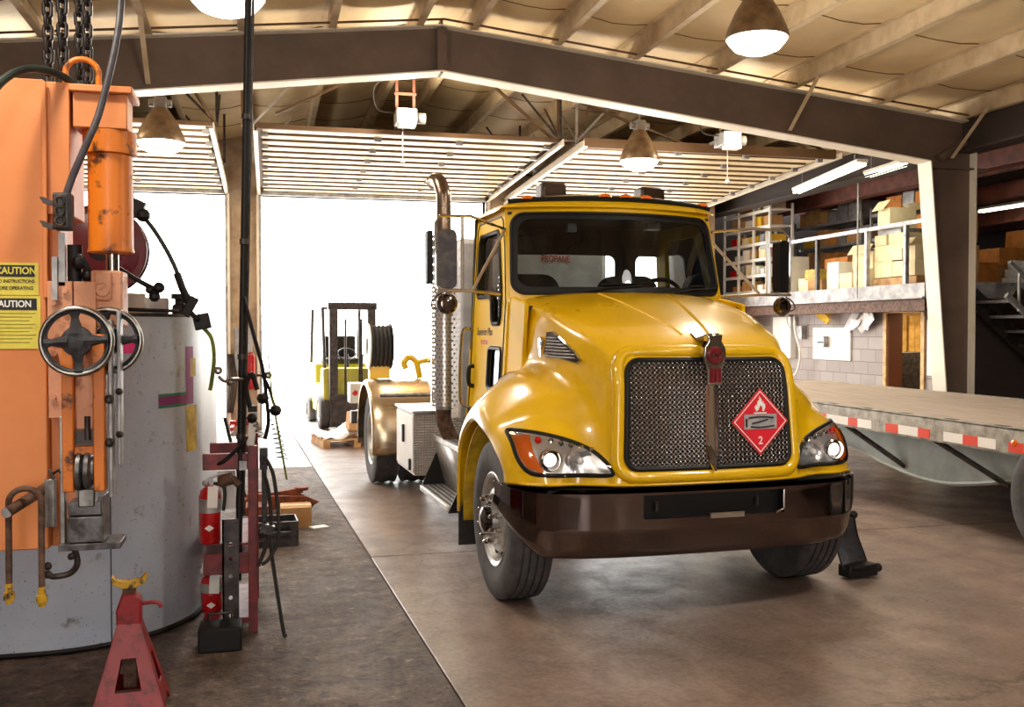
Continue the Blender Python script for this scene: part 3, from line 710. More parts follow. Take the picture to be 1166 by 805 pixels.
pile2 = [
 (13.45,13.85,2.37,2.66,'cardcream','pale bulging box on the deck just left of the thin vertical rod',9.0,.03),
 (13.88,14.25,2.37,2.62,'cardcream','pale crumpled box on the deck in front of the orange carton',9.0,-.05),
 (13.48,13.95,2.665,2.93,'cardcream','pale torn box lying on top of the bulging box by the rod',9.05,.1),
 (13.95,14.45,2.64,2.84,'cardor','orange-brown carton behind the crumpled pale box',9.45,0),
 (14.28,14.62,2.37,2.82,'cardwhite','tall white flat carton beside the dark rail post',9.0,0),
 (14.8,15.5,2.62,2.95,'cardor','wide orange-brown carton behind the left part of the railing',9.5,0),
 (14.85,15.25,2.38,2.56,'card','low brown box on the deck near the right-hand mirror',9.03,.03),
 (15.3,15.6,2.38,2.6,'cardcream','small pale box on the deck near the right-hand mirror',9.05,0),
 (14.95,15.35,2.565,2.74,'yellowtape','olive folded carton leaning on the low brown box',9.03,.06),
 (12.36,12.58,2.725,2.93,'cardcream','pale torn box leaning against the column side of the stack',9.02,0),
 (15.9,16.35,2.37,3.02,'cardwhite','large white panel-like carton standing by the white rack',9.0,0),
 (12.5,13.2,3.0,3.45,'card','brown carton in shade behind the tall pale stack',9.75,0),
 (12.4,12.9,2.37,2.95,'card','brown carton on the deck behind the tall pale stack',9.7,0),
]
for (a, b, c, d, mt, lb, xx0, tl) in pile2: carton(xx0, xx0+.42, a, b, c, d, mt, lb, G1, tl, 'torn' in lb)
# small support for raised cartons
for (a,b,c,d) in ((13.95,14.45,2.37,2.635),(14.8,15.5,2.37,2.615)): carton(9.5,9.85,a,b,c,d,'card','plain brown box on the deck under '+('the orange-brown carton' if a < 14 else 'the wide orange-brown carton'),G1)
carton(9.75,10.15,12.5,13.2,2.96,2.995,'card','flat brown sheet box between two shaded cartons',G1)

# white rack at the far end (runs along Y)
def rack(name, x0, x1, y0, y1, z0, z1, ns, mat, label, posts=3):
    o = thing(name, label, 'shelving', (0,0,0))
    for k in range(posts):
        y = y0+(y1-y0)*k/(posts-1)
        for x in (x0, x1):
            m = MB(); m.box(x-.02,x+.02,y-.02,y+.02,z0,z1); m.build('post', mat, o)
    for k in range(ns):
        z = z0+.08+(z1-z0-.2)*k/(ns-1); m = MB(); m.box(x0,x1,y0,y1,z-.015,z+.015); m.box(x0-.01,x0+.01,y0,y1,z-.04,z+.015); m.build('shelf', mat, o)
    return [z0+.08+(z1-z0-.2)*k/(ns-1)+.016 for k in range(ns)]
zs = rack('white_rack', 8.95, 9.4, 16.45, 18.3, MZ, 4.05, 6, M['white'], 'white open rack full of small stock at the far end of the mezzanine', 4)
ORD = ['first','second','third','fourth','fifth','sixth','seventh','eighth','ninth']
mats = ['card','cardcream','cardor','white','gal','redlens','yellowbox','cardwhite']
names = ['brown','pale','orange','white','grey','red','yellow','white']
lv = ['bottom','second','third','fourth','fifth','top']
for k, z in enumerate(zs):
    y = 16.55; j = 0
    while y < 18.1:
        wdt = rnd.uniform(.12,.34); hh = rnd.uniform(.1,.24); q = rnd.randrange(8)
        if y+wdt > 18.2: break
        m = MB(); m.box(9.0,9.0+rnd.uniform(.2,.35),y,y+wdt,z,z+hh)
        tag(m.build('stock_box', M[mats[q]], bevel=.004), f'small {names[q]} stock box, {ORD[j]} from near end, {lv[k]} shelf of white rack', 'box', 'small stock on the white rack')
        y += wdt+rnd.uniform(.03,.12); j += 1
# dim shelving deeper in
for ri, (ya, yb_, xa) in enumerate(((13.9,15.4,10.35),(15.7,18.0,10.35))):
    pos = ['behind tall stack','behind middle railing'][ri]
    zs = rack('stock_shelving', xa, xa+.6, ya, yb_, MZ, 3.85, 4, M['gal'], f'dim grey stock shelving on the mezzanine, {pos}', 2)
    for k, z in enumerate(zs):
        y = ya+.06; j = 0
        while y < yb_-.3:
            wdt = rnd.uniform(.25,.45); hh = rnd.uniform(.16,.34); q = rnd.choice([0,0,2,6,4])
            if y+wdt > yb_-.04: break
            carton(xa+.03, xa+.45, y, y+wdt, z, z+hh, mats[q], f'{names[q]} carton, {ORD[j]} from near end, {lv[k]} level, dim shelving {pos}', 'cartons on the dim shelving', 0, False, k % 2 == 0)
            y += wdt+.04; j += 1
# stock right of the column above the stairs
for j, (a, b, c, d, mt, lb) in enumerate((
 (10.55,10.95,2.385,2.75,'cardor','orange carton left of the small white boxes above the stairs'),
 (10.98,11.5,2.7,2.98,'cardor','wide orange carton behind the small white boxes above the stairs'),
 (11.52,12.2,2.9,3.28,'cardor','big brown-orange carton topmost above the stairs'),
 (11.55,12.2,2.385,2.89,'card','brown carton under the topmost one above the stairs'),
 (10.98,11.5,2.385,2.69,'card','brown carton directly behind the small white boxes above the stairs'))):
    carton(a, b, 13.0, 13.5, c, d, mt, lb, 'cartons above the stairs')
k = 0
for r_ in range(3):
    for c_ in range(5-r_):
        m = MB(); m.box(10.9+c_*.15+r_*.05,11.03+c_*.15+r_*.05,12.7,12.85,2.385+r_*.13,2.505+r_*.13)
        tag(m.build('small_carton', M['cardwhite'], bevel=.004), f'small white carton, {ORD[c_]} from left, {["bottom","middle","top"][r_]} row above the stairs', 'box', 'small white cartons above the stairs'); k += 1
# ================================================================ TRUCK
TR = thing('truck', 'bright yellow conventional cab truck with woven grille and red diamond placard', 'truck', (2.525,6.18,0), math.radians(2.4))
# ---- hood: control columns (centre -> outer lip); each runs rear -> front -> down the face
cols = [
 [(0,.40,1.985),(0,.12,1.915),(0,-.18,1.83),(0,-.42,1.755),(0,-.60,1.68),(0,-.72,1.585),(0,-.765,1.45),(0,-.785,1.2),(0,-.80,.96),(0,-.81,.806)],
 [(.42,.46,1.975),(.40,.12,1.90),(.37,-.18,1.81),(.345,-.42,1.735),(.325,-.59,1.66),(.31,-.71,1.57),(.305,-.755,1.44),(.305,-.775,1.2),(.31,-.79,.96),(.32,-.80,.806)],
 [(.73,.55,1.935),(.70,.12,1.855),(.66,-.18,1.765),(.615,-.42,1.69),(.57,-.57,1.615),(.545,-.68,1.52),(.54,-.725,1.40),(.55,-.745,1.18),(.56,-.76,.96),(.57,-.77,.806)],
 [(.81,.60,1.84),(.775,.12,1.76),(.735,-.18,1.67),(.68,-.42,1.59),(.635,-.54,1.51),(.61,-.63,1.42),(.605,-.67,1.31),(.61,-.695,1.13),(.62,-.715,.95),(.64,-.735,.806)],
 [(.84,.64,1.60),(.81,.14,1.545),(.775,-.16,1.485),(.725,-.38,1.41),(.69,-.48,1.34),(.67,-.55,1.26),(.665,-.61,1.18),(.67,-.655,1.06),(.68,-.69,.93),(.70,-.71,.806)],
 [(.87,.70,1.30),(.87,.22,1.455),(.85,-.12,1.43),(.82,-.33,1.345),(.80,-.43,1.26),(.79,-.50,1.18),(.78,-.56,1.11),(.78,-.605,1.03),(.79,-.64,.92),(.81,-.655,.806)],
 [(.95,.78,1.02),(.96,.42,1.385),(.96,.02,1.42),(.94,-.24,1.33),(.93,-.35,1.235),(.92,-.425,1.16),(.92,-.52,1.10),(.92,-.585,1.01),(.925,-.63,.91),(.94,-.66,.806)],
 [(1.06,.82,.60),(1.07,.60,1.16),(1.08,.16,1.345),(1.08,-.14,1.25),(1.07,-.27,1.16),(1.065,-.38,1.13),(1.06,-.47,1.08),(1.06,-.54,.99),(1.065,-.575,.90),(1.07,-.595,.806)],
 [(1.16,.81,.44),(1.18,.68,.98),(1.19,.24,1.225),(1.19,-.07,1.16),(1.18,-.20,1.10),(1.17,-.31,1.06),(1.16,-.40,1.02),(1.155,-.445,.96),(1.155,-.475,.89),(1.155,-.495,.806)],
 [(1.185,.79,.42),(1.205,.66,.90),(1.215,.28,1.13),(1.215,-.02,1.10),(1.20,-.17,1.04),(1.195,-.27,.99),(1.19,-.345,.95),(1.185,-.39,.91),(1.18,-.415,.87),(1.18,-.43,.806)],
 [(1.17,.77,.42),(1.19,.64,.88),(1.195,.28,1.105),(1.195,-.02,1.075),(1.18,-.15,1.01),(1.175,-.24,.96),(1.17,-.315,.92),(1.165,-.355,.885),(1.16,-.385,.85),(1.16,-.40,.806)],
]
US, VS = 5, 5
cv = [spline(c, VS) for c in cols]                 # along v
def halfrows(sg):
    out = []
    for j in range(len(cv[0])):
        row = spline([cv[i][j] for i in range(len(cv))], US); out.append([(sg*p.x, p.y, p.z) for p in row])
    return out
hm = MB(); hm.grid([list(reversed(a))[:-1]+b for a, b in zip(halfrows(-1), halfrows(1))])
hood = hm.build('hood', M['yellow'], TR, ang=1.2, solid=.012)
bvh = BVHTree.FromPolygons([Vector(v) for v in hm.v], hm.f)
def ys(x, z):
    h = bvh.ray_cast(Vector((x,-3,z)), Vector((0,1,0))); return h[0].y if h[0] else -.6
def xsurf(y, z, sg):
    h = bvh.ray_cast(Vector((sg*3,y,z)), Vector((-sg,0,0))); return h[0].x if h[0] else sg*.8
def zsurf(x, y):
    h = bvh.ray_cast(Vector((x,y,4)), Vector((0,0,-1))); return h[0].z if h[0] else 1.8
def patch(outline, off, rings=6, c=None):
    m = MB(); n = len(outline)
    cx, cz = c or (sum(p[0] for p in outline)/n, sum(p[1] for p in outline)/n)
    vs = []; fs = []
    for k in range(rings+1):
        t = 1-k/rings
        for x, z in outline:
            X, Z = cx+(x-cx)*t, cz+(z-cz)*t; vs.append((X, ys(X,Z)-off, Z))
    for k in range(rings):
        for i in range(n): fs.append((k*n+i, k*n+(i+1)%n, (k+1)*n+(i+1)%n, (k+1)*n+i))
    m.add(vs, fs); return m
# hood crease ribs (raised centre panel edges)
for sg in (-1,1):
    m = MB(); pts = []
    for k in range(15):
        y = .38-.95*k/14; x = sg*(.26-.17*k/14); pts.append((x, y, zsurf(x,y)-.006))
    m.tube(pts, .014, 8); m.build('hood_crease', M['yellow'], hood)
# ---- grille
def gout(e=0): return [(x, z) for x, z in [(a*(1-.05*(b-.915)/.61), b) for a, b in dens(rrect(-.525-e,.525+e,.915-e,1.525+e,.07+e*.6,6))]]
g0 = gout()
gr = patch(g0, .014, 16).build('grille', M['mesh'], TR, ang=2)
m = MB(); m.tube([(x, ys(x,z)-.004, z) for x, z in gout(.012)], .018, 8, closed=True)
m.build('grille_frame', M['black'], gr)
m = MB(); pts = gout(.06); m.tube([(x, ys(x,z)+.012, z) for x, z in pts], .042, 10, closed=True); m.build('grille_surround', M['yellow'], hood, ang=2)
# centre bar and emblem
m = MB(); rows = []
for z, w_ in ((1.50,.035),(1.3,.04),(1.1,.045),(.98,.045),(.92,.03),(.885,.006)):
    rows.append([(-w_, ys(0,z)-.012, z),(-w_*.6, ys(0,z)-.04, z),(0, ys(0,z)-.055, z),(w_*.6, ys(0,z)-.04, z),(w_, ys(0,z)-.012, z)])
m.grid(rows); bar_ = m.build('centre_bar', M['chrome'], gr)
em = MB()
def shield(s): return [(x*s, z*s) for x, z in [(-.05,.17),(-.045,.13),(-.07,.09),(-.075,.04),(-.06,-.01),(-.05,-.04),(-.05,-.13),(.05,-.13),(.05,-.04),(.06,-.01),(.075,.04),(.07,.09),(.045,.13),(.05,.17)]]
ez = 1.52; ey = ys(0,1.50)-.075
em.prism([(x, z+ez) for x, z in shield(1)], 'Y', ey, ey+.06); emb = em.build('emblem', M['chrome'], TR, bevel=.008)
m = MB(); m.lathe([(0,-.014),(.045,-.01),(.055,0)], (0,ey,ez+.045), 'Y', 24); m.build('emblem_disc', M['maroon'], emb)
m = MB()
for k in range(3): m.box(-.036+k*.026,-.016+k*.026,ey-.006,ey,ez-.115,ez-.03)
m.build('emblem_stripe', M['maroon'], emb)
m = MB(); m.prism([(ey+.005,ez+.13),(ey+.012,ez+.178),(-.64,zsurf(0,-.64)+.012),(-.56,zsurf(0,-.56)+.006),(-.60,zsurf(0,-.60)-.03)], 'X', -.035, .035); m.build('hood_ornament_base', M['darkchrome'], emb, bevel=.006)
text('emblem_lettering','KW',.042,M['chrome'],emb,(0,ey-.016,ez+.045),(PI/2,0,0),.001,1,.001)
# placard
pc = (.315,1.165); py_ = ys(pc[0]+.02, pc[1])-.03; yaw = math.atan2(ys(.5,1.165)-ys(.15,1.165), .35)
pl = bpy.data.objects.new('placard', None); COL.objects.link(pl); pl.parent = TR; pl.location = (pc[0],py_,pc[1]); pl.rotation_euler = (math.radians(-2),0,yaw)
pl['label'] = 'red diamond flammable gas placard, number 2'
def dia(s): return [(0,s),(s,0),(0,-s),(-s,0)]
m = MB(); m.prism(dia(.20), 'Y', -.002, .002); m.build('placard_plate', M['placard'], pl)
m = MB(); m.holed(dia(.185), [dia(.178)], lambda u,v,w: (u,-.0045+w,v), .001); m.build('placard_border', M['inkwhite'], pl)
m = MB(); m.prism([(-.115,-.045),(.115,-.045),(.115,.045),(-.115,.045)], 'Y', -.006, -.003); m.build('placard_panel', M['greyink'], pl)
m = MB(); m.tube([(-.1,-.008,.02),(-.1,-.008,-.03)],.006,6); m.tube(spline([(-.085,-.008,.025),(0,-.008,.03),(.09,-.008,.022)]),.006,6); m.tube([(-.06,-.008,-.01),(.05,-.008,.012)],.005,6); m.tube(spline([(-.07,-.008,-.028),(0,-.008,-.034),(.095,-.008,-.026)]),.005,6); m.build('placard_scrawl', M['ink'], pl)
fl = [(-.028,.062),(-.04,.085),(-.028,.105),(-.022,.092),(-.02,.12),(-.006,.132),(-.008,.155),(.008,.135),(.014,.112),(.022,.125),(.026,.1),(.034,.11),(.036,.085),(.026,.062),(.012,.066),(.016,.082),(.002,.1),(-.006,.085),(-.012,.07)]
m = MB(); m.prism(fl, 'Y', -.005, -.003); m.box(-.045,.045,-.005,-.003,.048,.056); m.build('flame_symbol', M['inkwhite'], pl)
text('class_number','2',.065,M['inkwhite'],pl,(0,-.004,-.115),(PI/2,0,0),.001,1,.001)
# ---- headlights
ho = [(1.135,1.085),(1.13,1.02),(1.12,.96),(1.09,.90),(1.03,.872),(.85,.866),(.72,.866),(.63,.868),(.61,.885),(.625,.92),(.66,.965),(.71,1.01),(.79,1.05),(.90,1.085),(1.02,1.108),(1.10,1.113),(1.13,1.105)]
for sg in (-1,1):
    O = [(sg*p.x, p.y) for p in spline([(a,b,0) for a,b in ho],3,True)]
    O = dens(O, .04); hl = patch(O, .006, 7).build('headlight', M['silver'], TR, ang=2)
    m = MB(); m.tube([(x, ys(x,z)-.006, z) for x, z in O], .013, 8, closed=True); m.build('bezel', M['black'], hl)
    am = [(1.12,1.09),(1.12,1.02),(1.11,.965),(1.08,.91),(1.02,.885),(.99,.885),(1.02,.94),(1.04,1.0),(1.04,1.095)]
    A = [(sg*x, z) for x, z in am]; patch(A, .016, 4).build('turn_signal_lens', M['amber'], hl, ang=2)
    def dish(x, z, r, mat, nm, prof):
        y = ys(sg*x, z); m = MB(); m.lathe([(a*r, b-.012) for a, b in prof], (sg*x,y,z), 'Y', 28); return m.build(nm, M[mat], hl)
    dish(.955,.955,.068,'chrome','projector_ring',[(1,0),(1.0,-.02),(.88,-.026),(.8,-.012),(.66,-.004),(.62,-.012)])
    dish(.955,.955,.04,'headglow','projector_bulb',[(1.0,-.004),(.8,-.018),(.4,-.026),(0,-.028)])
    dish(.78,.95,.074,'silver','reflector_bowl',[(1.05,0),(1.02,-.016),(.95,-.016),(.7,-.004),(.3,.003),(0,.004)])
    dish(.78,.95,.02,'white','bulb',[(1,0),(.9,-.02),(0,-.026)])
    m = MB(); 
    for k in range(5): x = sg*(.93-.055*k); z = 1.062-.012*k; m.ball((x, ys(x,z)-.014, z), .017, 8)
    m.build('marker_reflector', M['chrome'], hl)
    m = MB(); m.ball((sg*1.0, ys(sg*1.0,1.065)-.012, 1.065), .022, 8); m.build('marker_bulb', M['redlens'], hl)
    patch(O, .034, 7).build('headlight_lens', M['lens'], hl, ang=2)
# hood side vents and badges
for sg in (-1,1):
    v = [(-.02,1.70),(-.10,1.70),(-.36,1.585),(-.43,1.53),(-.40,1.515),(-.02,1.565)]
    def pt(y, z, off): return (xsurf(y,z,sg)+sg*off, y, z)
    m = MB(); n = len(v); cy, cz = -.2, 1.61; vs = [pt(y,z,.008) for y,z in v]+[pt(cy,cz,.006)]
    m.add(vs, [(i,(i+1)%n,n) for i in range(n)]); vt = m.build('hood_vent', M['darksteel'], TR)
    m = MB()
    for k in range(7):
        z = 1.548+.02*k; y1 = -.05; y0 = -.38+max(0,(k-1))*.045
        m.tube([pt(y1,z,.016), pt((y0+y1)/2,z-.003,.016), pt(y0,z-.004,.016)], .0055, 6)
    m.build('louvre', M['gal'], vt)
    m = MB(); m.tube([pt(y,z,.008) for y,z in v], .008, 6, closed=True); m.build('vent_rim', M['chrome'], vt)
    bd = MB(); x = xsurf(.06,1.61,sg); bd.lathe([(0,sg*.014),(.035,sg*.012),(.042,0)], (x,.06,1.63), 'X', 20); bd.obox((x+sg*.004,.06,1.53),.012,.03,.16); b_ = bd.build('side_badge', M['chrome'], TR)
    m = MB(); m.lathe([(0,sg*.018),(.026,sg*.0155)], (x,.06,1.63), 'X', 16); m.build('badge_centre', M['maroon'], b_)
# inner arch liner
for sg in (-1,1):
    m = MB(); rows = []
    for x in (.72,1.17):
        rows.append([(sg*x, .0+.66*math.cos(a), .47+.66*math.sin(a)) for a in [math.radians(-8+8*k) for k in range(17)]])
    m.grid(rows); m.build('wheel_arch_liner', M['yellow_dull'], TR, solid=.01)
    m = MB(); m.box(min(sg*.90,sg*1.17),max(sg*.90,sg*1.17),.80,.815,.17,.60)
    m.build('mud_flap', M['blackrub'], TR)
# ---- bumper
BP_ = [(0,-.86),(.3,-.857),(.6,-.835),(.8,-.80),(.95,-.745),(1.05,-.68),(1.12,-.60),(1.165,-.50),(1.19,-.40),(1.205,-.30)]
def by(x):
    a = abs(x)
    for (x0,y0),(x1,y1) in zip(BP_[:-1],BP_[1:]):
        if a <= x1: return y0+(y1-y0)*(a-x0)/(x1-x0)
    return BP_[-1][1]
def zb(x): a = abs(x); return .385+(max(0,a-.95)/.255)**2.2*.27
xsb = [p.x for p in spline([(-x,y,0) for x,y in reversed(BP_)]+[(x,y,0) for x,y in BP_[1:]],4)]
prof = [(1.0,.035,.79),(1.0,.006,.80),(1.0,-.004,.785),(1,0,.765),(1,.004,.57),(1,.004,.555),(1,.022,.52),(1,.035,.45),(1,.06,.40),(1,.09,.385)]
def bpt(x, o, z): zz = zb(x)+(z-.385)*(.80-zb(x))/(.415); return (x*(1-.0*o), by(x)+o, zz)
bp = MB(); zlist = [.80,.79,.775,.76,.74,.70,.66,.62,.57,.555,.52,.45,.40,.385]
import bisect
def off(z):
    P_ = sorted((q[2], q[1]) for q in prof)
    for (z0,o0),(z1,o1) in zip(P_[:-1],P_[1:]):
        if z0 <= z <= z1: return o0+(o1-o0)*(z-z0)/(z1-z0+1e-9)
    return .03
xs2 = sorted(set([round(v,4) for v in xsb]+[-.46,.46]))
V = [[bpt(x, off(z), z) for z in zlist] for x in xs2]; nz_ = len(zlist); fs = []
for i in range(len(xs2)-1):
    for j in range(nz_-1):
        xm = (xs2[i]+xs2[i+1])/2; zm = (zlist[j]+zlist[j+1])/2
        if abs(xm) < .46 and .62 < zm < .76: continue
        fs.append((i*nz_+j,(i+1)*nz_+j,(i+1)*nz_+j+1,i*nz_+j+1))
bp.add([p for r_ in V for p in r_], fs)
bump = bp.build('bumper', M['darkchrome'], TR, ang=.9)
m = MB(); m.box(-.55,.55,-.78,-.765,.56,.78); m.box(-.47,.47,-.835,-.775,.60,.612); m.build('bumper_recess', M['black'], bump)
m = MB(); 
for s_ in (-.36,.30): m.tube([(s_,-.76,.66),(s_,-.80,.66),(s_,-.80,.71),(s_,-.76,.71)],.011,6)
m.build('tow_eye', M['darksteel'], bump)
m = MB(); m.tube([(.40,by(.4)+.004,.62),(.46,by(.46)+.004,.64),(.46,by(.46)+.004,.755)],.008,6); m.build('slot_trim', M['chrome'], bump)
m = MB(); m.box(-.04,.18,by(0)-.006,by(0)+.01,.61,.64); m.build('plate_bracket', M['brushed'], bump)
m = MB(); m.box(-1.0,1.0,-.72,-.5,.74,.79); m.build('bumper_filler', M['black'], TR)
m = MB(); m.tube([(x, ys(x,.82)-.006, .814) for x in [-1.12+2.24*k/40 for k in range(41)]],.009,6); m.build('hood_lower_lip', M['yellow'], hood)
# ---- cab
def wx(z): return .905-.105*(z-.8)/1.85          # half width of the cab at height z
def wy(x, z): return .42+.36*x*x+(z-1.97)*.28     # windshield surface
for sg in (-1,1):
    out = [(.66,.82),(.66,1.90),(.665,1.96),(.72,2.15),(.83,2.54),(.87,2.60),(.98,2.64),(1.62,2.64),(1.69,2.58),(1.72,2.3),(1.73,.86),(1.69,.82)]
    win = [(.83,1.80),(.86,1.76),(1.03,1.76),(1.06,1.79),(1.10,1.93),(1.15,1.97),(1.50,1.97),(1.54,2.01),(1.54,2.40),(1.50,2.45),(1.02,2.45),(.98,2.42),(.84,2.02),(.83,1.95)]
    peep = rrect(.76,1.10,1.28,1.58,.04,4)
    m = MB(); m.holed(out, [win, peep], lambda u,v,w: (sg*(wx(v)-w),u,v), .035); sd = m.build('cab_side', M['yellow_side'], TR, smooth=False, bevel=.006)
    for nm, loop, mt in (('door_window',win,'glass'),('peep_window',peep,'mirrorglass')):
        m = MB(); n = len(loop); m.add([(sg*(wx(z)-.015),y,z) for y,z in loop], []) ; tris = geometry.tessellate_polygon([[Vector((a,b,0)) for a,b in loop]]); m.f = [tuple(t_) for t_ in tris]; m.m = [0]*len(tris)
        gp = m.build(nm, M[mt], sd, smooth=False)
        m = MB(); m.tube([(sg*(wx(z)+.002),y,z) for y,z in loop], .016, 6, closed=True); m.build('window_seal', M['black'], gp)
    m = MB(); seam = [(.72,.95),(.72,1.93),(.82,2.33),(.90,2.52),(.96,2.55),(1.58,2.55),(1.63,2.50),(1.64,.98)]
    m.tube([(sg*(wx(z)+.001),y,z) for y,z in seam], .006, 6); m.build('door_seam', M['black'], sd)
    m = MB(); m.tube(spline([(sg*(wx(1.3)),1.52,1.43),(sg*(wx(1.3)+.04),1.52,1.41),(sg*(wx(1.3)+.04),1.52,1.29),(sg*(wx(1.3)),1.52,1.27)],4), .017, 8); m.build('door_handle', M['black'], sd)
    m = MB(); m.tube(spline([(sg*(wx(1.5)),1.67,1.72),(sg*(wx(1.5)+.07),1.67,1.68),(sg*(wx(1.2)+.07),1.67,1.18),(sg*(wx(1.2)+.02),1.62,1.10),(sg*(wx(1.2)),1.55,1.10)],5), .013, 8); m.build('grab_handle', M['chrome'], sd)
    m = MB(); m.holed([(.28,1.02),(.72,1.02),(.72,1.94),(.60,1.95),(.28,1.90)], [], lambda u,v,w: (sg*(wx(v)-.012-w),u,v), .03); m.build('cowl_side', M['yellow_side'], TR, bevel=.01)
    # rivets / light holes at the cab corner strip
    m = MB(); z0_, z1_ = 1.0, 2.42; x = sg*(.935)
    m.grid([[(x, 1.74, z0_),(x+sg*.07,1.76,z0_)],[(x,1.74,z1_),(x+sg*.07,1.76,z1_)]]); o_ = m.build('perforated_strip', M['perf'], TR); perf_uv(o_, lambda c: (abs(c.x)*1.0, c.z))
    m = MB(); m.box(min(sg*.62,sg*.88),max(sg*.62,sg*.88),.66,1.7,.80,.86); m.build('cab_sill', M['black'], TR)
text('door_lettering','Superior Plus',.085,M['ink'],TR,(-wx(1.72)-.003,1.27,1.70),(PI/2,0,-PI/2),.0005,1,0,'CENTER',.3)
text('door_lettering','PROPANE',.05,M['redlens'],TR,(-wx(1.62)-.003,1.25,1.62),(PI/2,0,-PI/2),.0005)
# windshield frame
def ring(fo, fi, name, mat, d=.03, par=TR):
    m = MB(); n = len(fo); vs = [(x,wy(x,z)-d*0,z) for x,z in fo]+[(x,wy(x,z),z) for x,z in fi]+[(x,wy(x,z)+d,z) for x,z in fi]
    m.add(vs, [(i,(i+1)%n,n+(i+1)%n,n+i) for i in range(n)]+[(n+i,n+(i+1)%n,2*n+(i+1)%n,2*n+i) for i in range(n)]); return m.build(name, M[mat], par, ang=1.2)
def lp(xb, xt, z0, z1, r, N=24):
    base = rrect(-1,1,z0,z1,r,6); out = []
    raw = rrect(-xb, xb, z0, z1, r, 6); dense = []
    for i in range(len(raw)):
        a, b = raw[i], raw[(i+1)%len(raw)]; L_ = math.hypot(a[0]-b[0],a[1]-b[1]); k = 12 if L_ > .3 else 1
        for j in range(k): dense.append((a[0]+(b[0]-a[0])*j/k, a[1]+(b[1]-a[1])*j/k))
    return [(x*(1+(xt/xb-1)*(z-z0)/(z1-z0)), z) for x, z in dense]
Lo, Lm, Li = lp(.85,.815,1.90,2.63,.05), lp(.815,.78,1.975,2.555,.09), lp(.775,.735,2.02,2.515,.09)
ring(Lo, Lm, 'windshield_surround', 'yellow')
ws = ring(Lm, Li, 'windshield_gasket', 'black')
m = MB(); n = len(Li); vs = []; fs = []
for k in range(9):
    t = 1-k/8
    for x, z in Li: X, Z = x*t, 2.27+(z-2.27)*t; vs.append((X, wy(X,Z)+.012, Z))
for k in range(8):
    for i in range(n): fs.append((k*n+i,k*n+(i+1)%n,(k+1)*n+(i+1)%n,(k+1)*n+i))
m.add(vs, fs); m.build('windshield', M['glass'], TR, ang=2)
m = MB(); m.tube([(x,wy(x,z)-.004,z) for x,z in Lm], .012, 8, closed=True); m.build('gasket_bead', M['black'], ws)
for sg in (-.42,.30):
    m = MB(); m.tube([(sg,wy(sg,1.99)-.03,1.965),(sg+.22,wy(sg+.22,2.02)-.02,2.01),(sg+.50,wy(sg+.5,2.03)-.016,2.03)],.008,6); m.tube([(sg+.2,wy(sg+.2,2.03)-.012,2.035),(sg+.52,wy(sg+.52,2.05)-.012,2.05)],.006,6); m.build('wiper', M['black'], TR)
# roof
m = MB(); rows = []
Y_ = [.575,.59,.615,.67,.76,.92,1.2,1.4,1.58,1.66,1.71,1.725]
Z_ = [2.60,2.645,2.672,2.692,2.705,2.715,2.72,2.715,2.70,2.68,2.65,2.60]
for y, z in zip(Y_, Z_):
    row = []
    for k in range(33):
        u = -1+2*k/32; x = u*.85; e = 1-abs(u)**5
        zz = 2.60+(z-2.60)*(e**.6)+(.012*math.cos(PI*u)*(z > 2.68))
        yy_ = y + (.22*u*u if y < .9 else .22*u*u*(1.2-y)/.3 if y < 1.2 else 0); row.append((x, yy_, zz))
    rows.append(row)
m.grid(rows); roof = m.build('roof', M['yellow'], TR, ang=1.5)
m = MB(); rr = []
for k in range(41):
    u = -1+2*k/40; x = u*.80; rr.append([(x, .668+.22*u*u*1.08+.035*0, 2.595),(x,.672+.22*u*u*1.08, 2.63)])
m = MB(); m.tube([(u*.80, .587+.215*u*u, 2.664-.02*u*u) for u in [-1+2*k/40 for k in range(41)]], .02, 8); m.build('marker_strip', M['black'], roof)
for u in (-.86,-.17,.03,.24,.93):
    x = u*.78; m = MB(); m.lathe([(0,.03),(.03,.022),(.045,0)], (0,0,0), 'Z', 16); m.v = [(a*1.15+x, b*.6+.575+.215*u*u, c+2.672-.02*u*u) for a,b,c in m.v]; m.build('marker_light', M['amber'], roof)
for x in (-.30,.54):
    m = MB(); m.obox((x,1.32,2.80),.21,.17,.13); l_ = m.build('roof_light', M['darksteel'], TR, bevel=.02); m = MB(); m.obox((x,1.232,2.80),.17,.01,.10); m.build('lamp_face', M['darkchrome'], l_, bevel=.01)
    m = MB(); m.box(x-.05,x+.05,1.28,1.36,2.70,2.75); m.build('bracket', M['black'], l_)
# rear wall, floor, dash, seats, wheel
m = MB(); m.holed([(-.89,.85),(.89,.85),(.82,2.62),(-.82,2.62)], [rrect(-.68,.40,2.02,2.34,.06,4), rrect(.58,.81,2.02,2.34,.05,4)], lambda u,v,w: (u,1.68+w,v), .03); m.build('cab_rear_wall', [M['dash']], TR, smooth=False)
m = MB(); m.box(-.80,.80,.80,1.66,2.55,2.57); m.build('headliner', M['dash'], TR)
m = MB(); m.box(-.84,.84,.42,1.68,.86,.90); m.box(-.80,.80,.34,.38,.5,1.88); m.build('cab_floor', M['black'], TR)
m = MB(); rows = []
for x in [-.78+1.56*k/20 for k in range(21)]:
    y0_ = wy(x,1.98)+.03; rows.append([(x,y0_,1.86),(x,y0_+.02,1.97),(x,y0_+.12,2.0+.02*math.exp(-((x-.42)/.2)**2)*1.5),(x,y0_+.26,2.0+.03*math.exp(-((x-.42)/.2)**2)*1.5),(x,y0_+.33,1.93),(x,y0_+.34,1.6)])
m.grid(rows); m.build('dashboard', M['dash'], TR)
